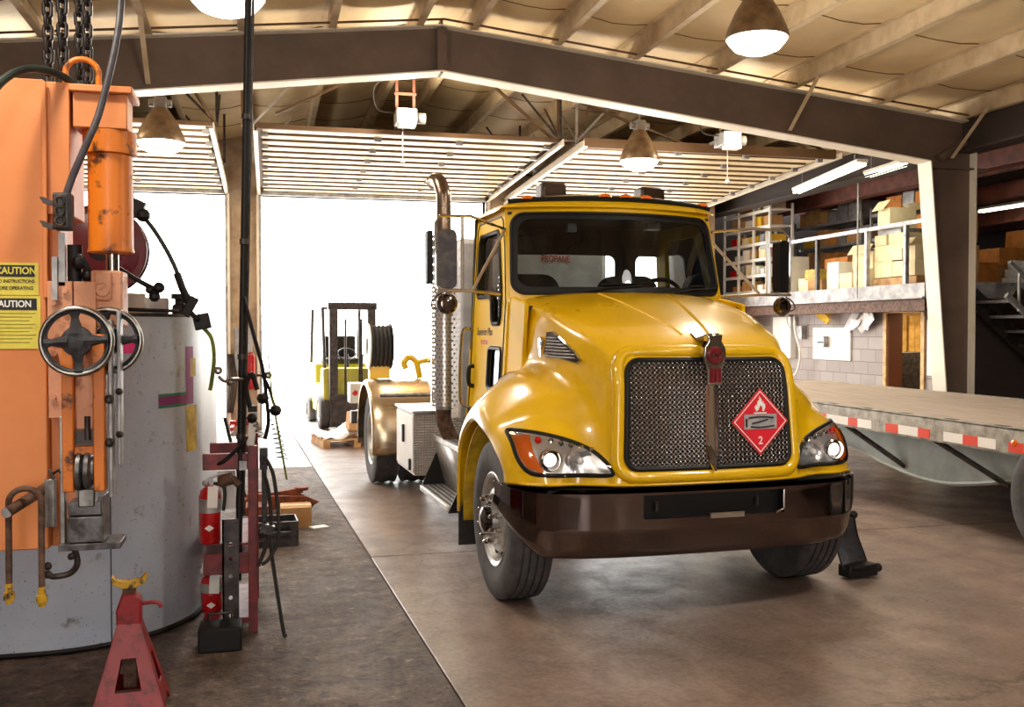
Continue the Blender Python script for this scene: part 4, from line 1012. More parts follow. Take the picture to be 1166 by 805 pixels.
for x in (-.43,.43):
    st = bpy.data.objects.new('driver_seat' if x > 0 else 'passenger_seat', None); COL.objects.link(st); st.parent = TR
    m = MB(); m.prism(rrect(-.25,.25,1.35,2.16,.14,6), 'Y', 1.44, 1.58); m.v = [(a+x,b,c) for a,b,c in m.v]; m.build('backrest', M['seat'], st, bevel=.02)
    m = MB(); m.box(x-.25,x+.25,1.0,1.5,1.25,1.42); m.build('cushion', M['seat'], st, bevel=.03)
m = MB(); n_ = 36; m.tube([(.43+.22*math.cos(2*PI*k/n_), .98-.12*math.sin(2*PI*k/n_), 1.93+.17*math.sin(2*PI*k/n_)) for k in range(n_)], .017, 8, closed=True)
m.tube([(.21,.98,1.93),(.65,.98,1.93)],.016,6); m.tube([(.43,.98,1.93),(.43,1.06,1.77)],.018,6); m.ball((.43,.98,1.93),.05,10); m.tube([(.43,.98,1.93),(.43,.8,1.75)],.03,8); m.build('steering_wheel', M['black'], TR)
m = MB(); m.box(-.70,-.49,.80,.9,2.27,2.41); m.build('radio_box', M['black'], TR, bevel=.01)
m = MB(); m.box(-.35,-.28,.78,.84,2.44,2.5); m.box(.28,.38,.76,.84,2.47,2.52); m.build('sun_visor_clip', M['gal'], TR)
# ---- mirrors
def mirror(sg, y0, lean):
    mr = bpy.data.objects.new('side_mirror', None); COL.objects.link(mr); mr.parent = TR
    ox = sg*(1.35 if sg < 0 else 1.37)
    m = MB(); a = (sg*.83, y0+.28, 2.44)
    if sg < 0: loop = [a,(sg*1.14,y0+.05,2.50),(ox+.02*sg,y0,2.49),(ox+.05*sg,y0,2.44),(ox+.05*sg,y0,2.02),(ox+.03*sg,y0,1.985)]
    else: loop = [(sg*.83,y0+.2,2.47),(sg*1.10,y0,2.485),(ox-.03,y0,2.475),(ox+.03,y0,2.42),(ox+.03,y0,2.02),(ox+.01,y0,1.985)]
    m.tube(loop, .011, 8); m.build('upper_arm', M['chrome'], mr)
    m = MB(); m.tube([(ox+.04*sg,y0,1.985),(sg*1.15,y0,1.985),(sg*.88,y0+.25,1.97)], .012, 8); m.tube([(sg*1.21,y0+.01,2.485),(sg*1.21,y0+.01,1.985)], .011, 8); m.tube([(sg*.84,y0+.26,2.43),(sg*1.14,y0,1.99)], .011, 8); m.build('brace', M['brushed'], mr)
    hw = .065 if sg < 0 else .06
    m = MB(); m.prism(rrect(-hw,hw,2.0,2.40,.04,5), 'Y', -.05, .02); m.v = [(b_[0]*math.cos(lean)-b_[1]*math.sin(lean)+ox-.04*sg, b_[0]*math.sin(lean)+b_[1]*math.cos(lean)+y0+.03, b_[2]) for b_ in m.v]; m.build('mirror_housing', M['black'] if sg > 0 else M['darksteel'], mr, bevel=.012)
    m = MB(); m.prism(rrect(-hw*.8,hw*.8,2.03,2.37,.03,5), 'Y', .021, .025); m.v = [(b_[0]*math.cos(lean)-b_[1]*math.sin(lean)+ox-.04*sg, b_[0]*math.sin(lean)+b_[1]*math.cos(lean)+y0+.03, b_[2]) for b_ in m.v]; m.build('mirror_face', M['mirrorglass'], mr)
    if sg < 0:
        m = MB(); m.box(ox-.105,ox-.065,y0+.0,y0+.10,2.03,2.39); m.build('mirror_motor', M['black'], mr, bevel=.01)
    m = MB(); m.lathe([(0,-.05),(.05,-.042),(.066,-.02),(.074,.0),(.072,.015),(0,.015)], (ox-.03*sg,y0,1.895), 'Y', 24); m.build('convex_mirror', M['darkchrome'], mr)
    m = MB(); m.tube(spline([(ox,y0,1.97),(ox+.06*sg,y0,1.93),(ox+.08*sg,y0,1.88),(ox+.04*sg,y0,1.86)],4), .005, 6); m.build('cable', M['black'], mr)
mirror(-1, .50, -.25); mirror(1, .62, .35)
# ---- chassis, axles, wheels
m = MB()
for s_ in (-1,1): m.box(s_*.43-.04,s_*.43+.04,-.70,6.9,.62,.88)
for y in (.6,2.2,3.6,4.4,5.6,6.85): m.box(-.43,.43,y-.05,y+.05,.66,.84)
fr_ = m.build('chassis_frame', M['darksteel'], TR)
m = MB(); m.cyl((-.85,0,.44),(.85,0,.44),.055); m.box(-.5,.5,-.07,.07,.36,.46); m.cyl((0,1.4,.55),(0,4.8,.55),.05); m.ball((0,4.97,.50),.24,16); m.cyl((-.9,4.97,.505),(.9,4.97,.505),.09); m.build('axle', M['darksteel'], TR)
m = MB(); m.box(-.42,.42,-.62,1.2,.42,.62); m.cyl((-.3,-.3,.75),(-.3,.9,.75),.2); m.cyl((.2,-.3,.8),(.2,.9,.8),.25); m.build('engine_underside', M['black'], TR)
def wheel(name, x, y, sg, R=.505, W=.28, rearw=False, par=TR, front=True, z=None, rr_=.29):
    o = bpy.data.objects.new(name, None); COL.objects.link(o)
    if par: o.parent = par
    o.location = (x,y,z or R)
    h = W/2; m = MB()
    if rearw:
        rows_ = []
        pr = [(rr_-.01,-h*.8),(rr_+.02,-h*.86),(R-.1,-h),(R-.04,-h*.97),(R-.012,-h*.9)]
        tread = [-.86,-.5,-.46,-.06,.0,.06,.46,.5,.86]
        pr += [(R, t_*h) for t_ in tread]+[(R-.012,h*.9),(R-.04,h*.97),(R-.1,h),(rr_+.02,h*.86),(rr_-.01,h*.8)]
        def fn(r, hh, k, i):
            if r >= R-.001:
                u = abs(hh)/h
                if abs(u-.48) < .03 or u < .01: return R-.014
                return R-.016 if (k+(2 if hh > 0 else 0)+(1 if u > .47 else 0)) % 4 == 0 else R
            return r
        m.lathe(pr, (0,0,0), 'X', 112, fn)
    else:
        pr = [(rr_-.01,-h*.8),(rr_+.02,-h*.86),(rr_+.06,-h*.97),(R-.12,-h),(R-.11,-h*1.01),(R-.05,-h*.98),(R-.016,-h*.9),(R-.002,-h*.8)]
        for c_ in (-.5,-.17,.17,.5): pr += [(R,c_*h-.008*1),(R-.016,c_*h-.006),(R-.016,c_*h+.006),(R,c_*h+.008)]
        pr += [(R-.002,h*.8),(R-.016,h*.9),(R-.05,h*.98),(R-.11,h*1.01),(R-.12,h),(rr_+.06,h*.97),(rr_+.02,h*.86),(rr_-.01,h*.8)]
        m.lathe(pr, (0,0,0), 'X', 72)
    m.build('tyre', M['tyre'], o, ang=.5)
    # rim; outer side is sg
    if front: dp = [(rr_-.005,.8*h),(rr_+.012,.86*h),(rr_+.004,.9*h),(rr_-.02,.8*h),(rr_-.035,.45*h),(rr_-.06,.40*h),(.20,.72*h),(.15,.78*h),(.09,.80*h),(.088,1.05*h),(.0,1.06*h)]
    else: dp = [(rr_-.005,.8*h),(rr_+.012,.86*h),(rr_+.004,.9*h),(rr_-.02,.8*h),(rr_-.04,-.2*h),(.22,-.5*h),(.16,-.55*h),(.11,-.5*h),(.10,.3*h),(.0,.32*h)]
    m = MB(); m.lathe([(r, sg*hh) for r, hh in dp], (0,0,0), 'X', 56); rim = m.build('rim', M['alu'], o, ang=.5)
    m = MB(); m.lathe([(rr_-.006,-.8*h*sg),(rr_-.006,.8*h*sg)], (0,0,0), 'X', 40); m.lathe([(rr_,-.7*h*sg),(0,-.7*h*sg)], (0,0,0), 'X', 40); m.build('rim_barrel', M['darksteel'], rim)
    if front:
        for k in range(10):
            a = 2*PI*k/10; m = MB(); m.ball((sg*.56*h*1.02, .225*math.cos(a), .225*math.sin(a)), .026, 10, (.35,1,1))
            m.build('hand_hole', M['black'], rim)
        for k in range(10):
            m = MB(); a = 2*PI*(k+.5)/10; yy2, zz2 = .143*math.cos(a), .143*math.sin(a)
            m.tube([(sg*.75*h,yy2,zz2),(sg*(.75*h+.035),yy2,zz2),(sg*(.75*h+.036),yy2,zz2),(sg*(.75*h+.075),yy2,zz2),(sg*(.75*h+.085),yy2,zz2)], .02, 10, rs=[.021,.021,.015,.014,.006])
            m.build('wheel_nut', M['chrome'], rim)
        m = MB(); m.lathe([(.085,sg*.8*h),(.08,sg*(h+.05)),(.05,sg*(h+.065)),(0,sg*(h+.067))], (0,0,0), 'X', 28); m.build('hub_cap', M['darkchrome'], rim)
    return o
wheel('front_wheel', -1.01, 0, -1); wheel('front_wheel', 1.01, 0, 1)
for sg in (-1,1):
    wheel('rear_wheel', sg*1.08, 4.97, sg, rearw=True, front=False); wheel('rear_wheel', sg*.745, 4.97, sg, rearw=True, front=False)
# rear fenders
for sg in (-1,1):
    m = MB(); rows = []
    for k in range(27):
        a = math.radians(-14+208*k/26); R_ = .63; y = 4.97-R_*math.cos(a)*1.02; z = .53+R_*math.sin(a)
        r0 = R_-.05
        row = [(sg*1.275, 4.97-(R_-.06)*math.cos(a)*1.02, .53+(R_-.06)*math.sin(a)),(sg*1.272, 4.97-(R_-.02)*math.cos(a)*1.02, .53+(R_-.02)*math.sin(a)),(sg*1.25,y,z)]
        row += [(sg*x,y,z) for x in (1.1,.9,.7)]+[(sg*.585,y,z),(sg*.57,4.97-(R_-.03)*math.cos(a)*1.02,.53+(R_-.03)*math.sin(a))]
        rows.append(row)
    m.grid(rows); rf = m.build('rear_fender', M['warmsteel'], TR, ang=.9, solid=.006)
    m = MB(); m.cyl((sg*.45,4.34,1.02),(sg*1.2,4.34,1.02),.022); m.build('fender_bracket', M['steel'], rf)
# tool box (diamond plate)
m = MB(); m.box(-1.17,-.60,2.52,3.40,.42,.98); tb = m.build('battery_box', M['diamond'], TR, smooth=False, bevel=.01)
m = MB(); m.box(-1.18,-1.17,2.54,3.38,.45,.95); m.build('box_door', M['white'], tb, bevel=.004)
m = MB(); m.box(-1.2,-1.18,2.95,2.99,.68,.84); m.box(-1.2,-1.18,2.62,2.66,.46,.56); m.build('latch', M['black'], tb)
m = MB(); m.box(-1.19,-.58,2.50,3.42,.98,1.0); m.build('box_lid', M['alu'], tb, bevel=.004)
m = MB(); m.box(-.95,-.6,3.6,3.9,.45,.75); m.build('air_tank', M['black'], TR, bevel=.04)
# steps
sp_ = bpy.data.objects.new('cab_step', None); COL.objects.link(sp_); sp_.parent = TR
def step(x0, x1, y0, y1, z):
    m = MB(); m.box(x0,x1,y0,y1,z-.05,z); s_ = m.build('step_tread', M['alu'], sp_, bevel=.01)
    m = MB()
    for k in range(5): xx_ = x0+.03+(x1-x0-.06)*k/4; m.box(xx_-.008,xx_+.008,y0+.03,y1-.03,z,z+.006)
    m.build('grip_slot', M['darksteel'], s_)
step(-1.14,-.90,1.30,2.42,.36); step(-1.03,-.82,1.05,2.42,.80)
m = MB(); m.add([(-.90,1.30,.36),(-.90,2.42,.36),(-1.02,2.42,.79),(-1.02,1.05,.79),(-1.02,1.30,.79)],[(0,1,2,4)]); m.build('riser_panel', M['alu'], sp_, solid=.01)
for y in (1.29,2.43):
    m = MB(); m.prism([(-1.14,.31),(-.86,.31),(-.86,.78),(-.95,.72)], 'Y', y-.008, y+.008); m.build('step_bracket', M['black'], sp_, smooth=False)
# fuel tank right side
m = MB(); m.cyl((.88,1.3,.6),(.88,2.6,.6),.27,seg=32); m.build('fuel_tank', M['alu'], TR)
# exhaust
ex = bpy.data.objects.new('exhaust_stack', None); COL.objects.link(ex); ex.parent = TR
X_, Y2 = -1.01, 2.02
m = MB(); m.tube(spline([(X_,Y2,2.3),(X_,Y2,2.65),(X_,Y2,2.82),(X_-.004,Y2+.01,2.87),(X_-.02,Y2+.05,2.95),(X_-.035,Y2+.12,2.98),(X_-.05,Y2+.2,2.975)],4), .062, 16, cap=False); m.build('tail_pipe', M['pipe'], ex)
m = MB(); m.cyl((X_+.01,Y2,1.05),(X_+.01,Y2,2.5),.085,seg=28); m.build('muffler', M['gal'], ex)
m = MB(); rows = []
A_ = [math.radians(-200+10*k) for k in range(24)]
for z in (1.08,1.5,2.0,2.50): rows.append([(X_+.112*math.cos(a), Y2+.112*math.sin(a), z) for a in A_])
m.grid(rows); o_ = m.build('heat_shield', M['perf'], ex, ang=2)
perf_uv(o_, lambda c: ((math.atan2(c.y-Y2, c.x-X_) % (2*PI) if math.atan2(c.y-Y2, c.x-X_) > 2.6 else math.atan2(c.y-Y2, c.x-X_)+2*PI)*.13, c.z))
m = MB(); m.tube(spline([(X_,Y2,1.08),(X_,Y2,.95),(X_+.08,Y2-.02,.78),(X_+.25,Y2-.05,.68),(X_+.5,Y2-.3,.64)],5), .065, 14); m.build('exhaust_elbow', M['rust'], ex)
# headboard / cabinet behind the cab, lettered
m = MB(); m.box(-.86,.51,2.14,2.40,.92,2.50); hb = m.build('headboard_cabinet', M['wrap'], TR, bevel=.05)
text('headboard_lettering','PROPANE',.085,M['redlens'],hb,(.02,2.136,2.335),(PI/2,0,0),.0005,.72)
# hose reel, hook, rear box on the frame
hr = bpy.data.objects.new('hose_reel', None); COL.objects.link(hr); hr.parent = TR
RX_, RY_, RZ_ = -1.02, 5.55, 1.52
for s_ in (-.13,.13):
    m = MB(); m.lathe([(.27,-.008),(.275,0),(.27,.008),(.1,.01),(.1,-.01),(.27,-.008)], (RX_+s_,RY_,RZ_), 'X', 32); m.build('reel_flange', M['white'] if s_ < 0 else M['black'], hr)
m = MB()
for k in range(5): m.tube([(RX_-.10+.05*k, RY_+.225*math.cos(2*PI*j/28), RZ_+.225*math.sin(2*PI*j/28)) for j in range(28)], .026, 8, closed=True)
m.cyl((RX_-.12,RY_,RZ_),(RX_+.12,RY_,RZ_),.2,seg=24); m.build('wound_hose', M['blackrub'], hr)
m = MB(); m.box(RX_-.12,RX_+.12,RY_-.06,RY_+.06,1.14,1.35); m.build('reel_bracket', M['yellow'], hr)
m = MB(); m.tube(spline([(-.62,5.1,1.16),(-.66,5.1,1.34),(-.74,5.1,1.40),(-.80,5.1,1.34),(-.78,5.1,1.27)],5), .035, 10); m.tube(spline([(-.64,5.1,1.34),(-.5,5.1,1.36),(-.35,5.2,1.25),(-.3,5.3,1.0)],5), .03, 10); m.build('lifting_hook', M['yellow'], TR)
m = MB(); m.box(-1.28,-1.10,6.2,6.5,.80,1.05); tl = m.build('tail_light_box', M['white'], TR, bevel=.01)
m = MB(); m.lathe([(0,-.015),(.03,-.01),(.035,0)], (-1.22,6.2,.93), 'Y', 16); m.build('tail_lens', M['redlens'], tl)
m = MB(); m.box(-1.2,1.2,6.75,6.9,.5,.66); m.build('rear_bumper', M['darksteel'], TR)
m = MB(); m.box(-.6,.6,4.3,6.8,.88,.96); m.cyl((-.3,5.0,1.05),(.4,5.0,1.05),.1); m.build('deck_plate', M['darksteel'], TR)
# ================================================================ TRAILER (right)
TL = thing('flatbed_trailer', 'low flatbed trailer with weathered plank deck and red-white reflective tape', 'trailer', (0,0,0))
TX0, TX1, TZ, TY0, TY1 = 5.58, 8.04, .955, -1.5, 13.2
m = MB(); m.box(TX0+.09,TX1-.05,TY0,TY1,TZ-.05,TZ); m.build('deck', M['deckwood'], TL, smooth=False)
m = MB(); m.box(TX0,TX0+.09,TY0,TY1,TZ-.015,TZ+.004); m.box(TX0,TX0+.015,TY0,TY1,TZ-.20,TZ); m.box(TX0-.0,TX0+.06,TY0,TY1,TZ-.205,TZ-.19); rl = m.build('side_rail', M['rail'], TL, bevel=.003)
m = MB(); m.box(TX1-.05,TX1,TY0,TY1,TZ-.2,TZ+.004); m.build('side_rail', M['rail'], TL)
m = MB()
for k in range(24):
    y = TY0+.3+k*.6; m.box(TX0+.02,TX0+.07,y-.07,y+.07,TZ+.004,TZ+.006)
m.build('stake_pocket', M['black'], rl)
y = 8.95; k = 0; ri = [0,1,0,1,0,1,0,1]
def tape(y0, y1, mat, nm): 
    m = MB(); m.box(TX0-.004,TX0,y0,y1,TZ-.185,TZ-.105); m.build(nm, M[mat], rl)
for (a, b, c) in ((9.05,8.66,'w'),(8.66,8.5,'r'),(8.5,8.27,'w'),(8.05,7.86,'r'),(7.86,7.58,'w'),(7.58,7.42,'r'),(7.24,7.0,'w'),(7.0,6.82,'r'),(6.82,6.62,'w'),(6.48,6.32,'r'),(6.28,6.08,'w'),(6.08,5.85,'r'),(5.7,5.5,'w'),(5.5,5.3,'r'),(9.3,9.05,'r'),(9.9,9.6,'w')):
    tape(b, a, 'reflwhite' if c == 'w' else 'reflred', 'reflective_tape')
m = MB(); m.ball((TX0-.004,6.42,TZ-.11),.03,10,(.5,1,1)); m.build('marker_lamp', M['amber'], rl)
# fish-belly side frame
out = [(TY1,.75),(TY1,.62),(9.3,.55),(8.6,.43),(8.05,.355),(7.6,.345),(7.2,.40),(6.85,.47),(6.45,.55),(5.9,.60),(TY0,.62),(TY0,.75)]
for x in (TX0+.28, TX1-.35):
    m = MB(); m.prism(out, 'X', x-.01, x+.01)
    low = spline([(x,a,b) for a,b in out[1:11]],4); m.tube([(p.x,p.y,p.z) for p in low],.022,6); m.build('frame_web', M['trailergrey'], TL, smooth=False)
for y in (8.75,7.4,6.05,10.2,4.7):
    m = MB(); m.bar((TX0+.03,y,TZ-.19),(TX0+.27,y-.62,.44 if y < 8 else .42),.05,.03)
    m.build('outrigger_brace', M['darksteel'], TL, smooth=False)
m = MB()
for k in range(24): yk = TY0+.3+k*.6; m.box(TX0+.02,TX1-.05,yk-.03,yk+.03,.80,.905)
m.build('cross_member', M['darksteel'], TL)
for (x, y) in ((5.66,5.98),(7.9,5.98),(5.66,4.95),(7.9,4.95)):
    w_ = wheel('trailer_wheel', x, y, -1 if x < 6 else 1, R=.46, W=.24, par=TL, front=False, rr_=.26)
m = MB(); m.cyl((5.7,5.98,.46),(7.9,5.98,.46),.06); m.cyl((5.7,4.95,.46),(7.9,4.95,.46),.06); m.build('axle', M['darksteel'], TL)

# ================================================================ black curved stand on the floor right of the truck
cs = thing('curved_stand', 'black curved steel plate bracket with round knobs standing on the floor beside the truck bumper', 'bracket', (3.96,6.05,0), .15)
m = MB(); rows = []
for i in range(17):
    t_ = i/16; z = .06+.36*t_; q = math.sin(PI*t_); xl = -.13+.015*q-.02*t_; xr = .10+.045*math.sin(PI*(1-t_)*.9)-.13*t_**1.5; y = .09*q-.02*t_
    rows.append([(xl, y-.03, z),((xl+xr)/2, y, z),(xr, y+.02, z)])
m.grid(rows); m.build('curved_plate', M['castiron'], cs, solid=.016)
m = MB(); m.tube([(r_[2][0]+.005,r_[2][1],r_[2][2]) for r_ in rows],.017,8); m.build('plate_edge', M['black'], cs)
m = MB(); m.obox((0,-.03,.055),.25,.12,.085,(0,.0,0)); m.obox((-.02,-.09,.085),.15,.03,.03,(.3,0,0)); m.build('foot_block', M['black'], cs, bevel=.01)
m = MB(); m.cyl((-.16,.01,.43),(-.02,.01,.43),.014,seg=8); m.ball((-.01,.01,.43),.03,12); m.ball((-.1,.01,.43),.026,12); m.cyl((.1,0,.05),(.19,0,.045),.014,seg=8); m.ball((.2,0,.045),.032,12); m.build('knob', M['black'], cs)

# ================================================================ LEFT: grey tank-shaped enclosure
TK = thing('grey_tank', 'large pale grey enamelled tank with rounded corner and stained side', 'tank', (0,0,0))
cx, cy, cr = -1.2, 6.37, .8
def tarc(deg, off=0): a = math.radians(deg); return (cx+(cr+off)*math.cos(a), cy+(cr+off)*math.sin(a))
ol = [(-3.2,5.57),(-1.2,5.57)]+[tarc(-90+5*k) for k in range(1,19)]+[(-.4,8.2),(-3.2,8.2)]
m = MB(); m.prism(ol, 'Z', .005, 1.79); m.build('body', M['tank'], TK, ang=.5)
m = MB(); m.prism([(cx+(x-cx)*1.0, y) for x, y in ol], 'Z', 1.79, 1.81); m.build('top_plate', M['darksteel'], TK, smooth=False)
m = MB(); m.tube([(-3.2,5.565,.02)]+[(*tarc(-90+5*k,.004),.02) for k in range(19)]+[(-.396,8.2,.02)],.014,6); m.build('base_bead', M['black'], TK)
m = MB(); m.tube([(*tarc(-62.5,.001),.03),(*tarc(-62.5,.001),1.78)],.0035,5); m.build('seam', M['darksteel'], TK)
def decal(name, a0, a1, z0, z1, mat):
    m = MB(); n = 8; m.grid([[(*tarc(a0+(a1-a0)*k/n,.003),z) for k in range(n+1)] for z in (z0,z1)]); return m.build(name, M[mat], TK)
decal('tape_patch', -58,-50.5,1.59,1.67,'pink'); decal('tape_patch', -41.5,-24,1.34,1.355,'green'); decal('tape_patch', -41.5,-24,1.29,1.34,'magenta')
decal('tape_patch', -41.5,-24,1.275,1.29,'green'); decal('tape_patch', -24,-17,1.28,1.62,'magenta'); decal('tape_patch', -24,-13,1.0,1.27,'yellowtape'); decal('label_disc', -20,-14,1.44,1.55,'yellowtape')
# on the tank top
m = MB(); m.lathe([(.0,0),(.05,0),(.05,.05),(.035,.06),(.035,.09),(.055,.09),(.055,.12),(0,.12)], (-.50,6.15,1.81)); tag(m.build('filler_cap', M['black']), 'black filler cap standing on the tank top near its right edge', 'cap')
for (x, y, s_, lb, mt) in ((-.79,6.1,.12,'small white carton lying on the tank top behind the clevis','white'),(-.66,6.25,.1,'clear plastic bag of parts on the tank top','wrap')):
    m = MB(); m.obox((x,y,1.81+s_*.5),s_*1.6,s_,s_,(0,0,.2)); tag(m.build('parts_bag' if mt == 'wrap' else 'small_carton', M[mt], bevel=.012), lb, 'bag' if mt == 'wrap' else 'box')
m = MB(); m.tube(spline([(-.95,5.75,1.825),(-.8,5.72,1.83),(-.62,5.78,1.825),(-.5,5.95,1.825)],5),.012,6); tag(m.build('cable_run', M['black']), 'dark cable lying along the tank top edge', 'cable')

# hose reel behind the cylinder with its hose
HR = thing('air_hose_reel', 'dark maroon hose reel behind the orange cylinder above the tank', 'hose reel', (0,0,0))
m = MB(); m.lathe([(.06,-.06),(.2,-.055),(.235,-.035),(.235,.035),(.2,.055),(.06,.06)], (-.90,5.9,2.16), 'Y', 40); m.build('drum', M['purple'], HR)
m = MB(); m.lathe([(.245,-.07),(.25,-.06),(.25,-.05),(.06,-.05)], (-.90,5.9,2.16), 'Y', 40); m.lathe([(.245,.07),(.25,.06),(.25,.05),(.06,.05)], (-.90,5.9,2.16), 'Y', 40); m.build('side_disc', M['purple'], HR)
m = MB(); m.box(-.95,-.85,5.88,5.96,1.81,2.2); m.bar((-.9,5.95,2.16),(-.72,5.92,2.42),.05,.03); m.obox((-.72,5.9,2.40),.09,.06,.1,(0,.4,0)); m.ball((-.675,5.88,2.36),.04,10); m.bar((-.74,5.9,2.3),(-.74,5.9,2.5),.03,.03); m.build('hose_guide', M['black'], HR)
m = MB(); m.tube(spline([(-.68,5.88,2.36),(-.62,5.9,2.28),(-.55,5.9,2.16),(-.505,5.9,2.06),(-.49,5.9,2.0)],6), .013, 8); m.build('hose', M['hosegreen'], HR); m = MB(); m.tube(spline([(-.36,5.9,1.73),(-.315,5.9,1.67),(-.30,5.9,1.56),(-.315,5.9,1.42),(-.325,5.9,1.37)],6), .011, 8); m.build('hose', M['limehose'], HR)
m = MB(); m.tube([(-.50,5.9,2.04),(-.47,5.9,1.95),(-.42,5.9,1.84)],.022,10); m.tube([(-.47,5.92,1.86),(-.38,5.86,1.77)],.016,8); m.obox((-.365,5.9,1.765),.09,.06,.09,(0,-.2,0)); m.obox((-.43,5.9,1.85),.05,.05,.12,(0,.5,0)); m.build('hose_stop', M['black'], HR, bevel=.008)

# ================================================================ LEFT: orange hanging machine
OM = thing('orange_press', 'hanging orange hydraulic press frame with caution stickers and handwheel', 'press', (0,0,0))
FY = 4.45
m = MB(); m.box(-3.0,-.895,FY,4.86,.80,2.755); m.build('main_body', M['orange'], OM, bevel=.006)
m = MB(); m.box(-.895,-.80,FY+.012,4.8,2.2,2.75); m.box(-.895,-.85,FY+.06,4.8,.80,2.75); m.box(-.905,-.885,FY-.012,FY,1.85,2.745); m.build('edge_plate', M['orange'], OM, bevel=.004)
m = MB(); m.box(-.79,-.575,FY+.03,4.66,2.57,2.72); m.box(-.80,-.55,FY+.0,4.70,2.715,2.745); m.build('head_block', M['orange'], OM, bevel=.005)
m = MB(); m.lathe([(.09,2.05),(.096,2.055),(.096,2.06),(.092,2.075),(.092,2.47),(.11,2.475),(.11,2.57),(.0,2.57)], (-.66,FY+.14,0), 'Z', 40); m.lathe([(0,2.052),(.092,2.052)],(-.66,FY+.14,0),'Z',40); cyl_ = m.build('hydraulic_cylinder', M['orange_worn'], OM, ang=.5)
m = MB(); m.cyl((-.655,FY+.14,1.9),(-.655,FY+.14,2.06),.026,seg=20); m.build('piston_rod', M['chrome'], OM)
m = MB(); m.box(-.725,-.60,FY+.02,FY+.2,1.73,1.97); m.box(-.71,-.64,FY+.0,FY+.02,1.84,1.965); m.build('clevis', M['pinkorange'], OM, bevel=.012)
m = MB(); m.lathe([(0,-.012),(.026,-.01),(.03,.0)], (-.675,FY,1.885), 'Y', 20); m.build('clevis_pin', M['pinkorange'], OM)
m = MB(); m.box(-.885,-.79,FY-.03,FY+.03,1.35,1.92); m.box(-.785,-.70,FY-.02,FY+.05,1.35,1.92); bp_ = m.build('guide_plate', M['pinkorange'], OM, bevel=.004)
for (x, z) in ((-.86,1.83),(-.815,1.88),(-.815,1.80),(-.865,1.44),(-.86,1.62)):
    m = MB(); m.cyl((x,FY-.045,z),(x,FY-.03,z),.013,seg=6); m.build('bolt', M['pinkorange'], bp_)
for x in (-.80,-.68):   # twin rails
    m = MB(); m.box(x-.022,x+.022,FY-.10,FY-.02,1.05,1.70); m.build('slide_rail', M['orange_worn'], OM, bevel=.005)
m = MB(); m.box(-.78,-.70,FY-.06,FY+.02,1.30,1.56); m.build('centre_block', M['pinkorange'], OM, bevel=.012)
m = MB(); m.box(-.79,-.69,FY-.07,FY-.02,1.20,1.235); m.build('cross_bar', M['orange_worn'], OM, bevel=.004)
m = MB(); m.box(-.78,-.70,FY-.05,FY+.02,1.24,1.30); m.cyl((-.73,FY-.06,1.26),(-.73,FY-.06,1.36),.012); m.build('stud', M['darksteel'], OM)
m = MB(); m.lathe([(0,-.045),(.06,-.045),(.085,-.035),(.085,-.02),(.06,-.012),(.085,-.004),(.085,.012),(.06,.02),(.06,.03),(0,.03)], (-.735,FY-.04,1.13), 'X', 28); m.build('roller', M['greysteel'], OM)
m = MB(); m.box(-.765,-.70,FY-.09,FY-.02,.985,1.06); m.build('band_guide', M['steel'], OM, bevel=.006)
m = MB(); m.box(-.645,-.63,FY-.08,FY+.0,1.02,1.76); m.box(-.615,-.60,FY-.05,FY+.03,1.15,1.80); m.build('side_strip', M['gal'], OM, bevel=.003)
for z in (1.40,1.22):
    m = MB(); m.ball((-.64,FY-.09,z+.03),.02,10); m.build('strip_bolt', M['darksteel'], OM); m = MB(); m.ball((-.605,FY-.06,z+.06),.016,8); m.build('strip_bolt', M['darksteel'], OM)
m = MB(); m.box(-.805,-.665,FY-.10,FY+.06,.84,.945); m.box(-.805,-.675,FY-.085,FY+.05,.95,1.005); m.box(-.672,-.664,FY-.11,FY+.05,.84,1.03); bk = m.build('guide_box', M['greysteel'], OM, bevel=.004)
m = MB(); m.box(-.84,-.60,FY-.1,FY+.08,.808,.835); m.build('table_plate', M['greysteel'], OM, bevel=.003)
m = MB(); m.box(-.838,-.818,FY-.07,FY-.03,.83,1.36); m.box(-.90,-.86,FY-.05,FY-.015,.90,1.10); m.build('vertical_bar', M['steel'], OM, bevel=.003)
m = MB(); m.box(-.862,-.842,FY-.05,FY-.01,1.84,2.02); m.box(-.84,-.815,FY-.03,FY+.0,1.9,2.12); m.build('blade_cover', M['gal'], OM)
m = MB(); m.tube([(-.87,FY-.04,1.12),(-.84,FY-.07,1.14),(-.82,FY-.06,1.11)],.006,6); m.tube([(-.88,FY-.05,1.14),(-.86,FY-.06,1.10)],.006,6); m.build('wing_nut', M['darksteel'], OM)
m = MB(); m.tube(spline([(-.79,FY-.03,.80),(-.78,FY-.03,.74),(-.81,FY-.03,.70),(-.87,FY-.03,.69),(-.89,FY-.03,.70)],6),.013,8); m.ball((-.895,FY-.03,.735),.018,8); m.ball((-.895,FY-.03,.70),.018,8); m.ball((-.80,FY-.05,.775),.016,8); m.build('bent_hook', M['darksteel'], OM)
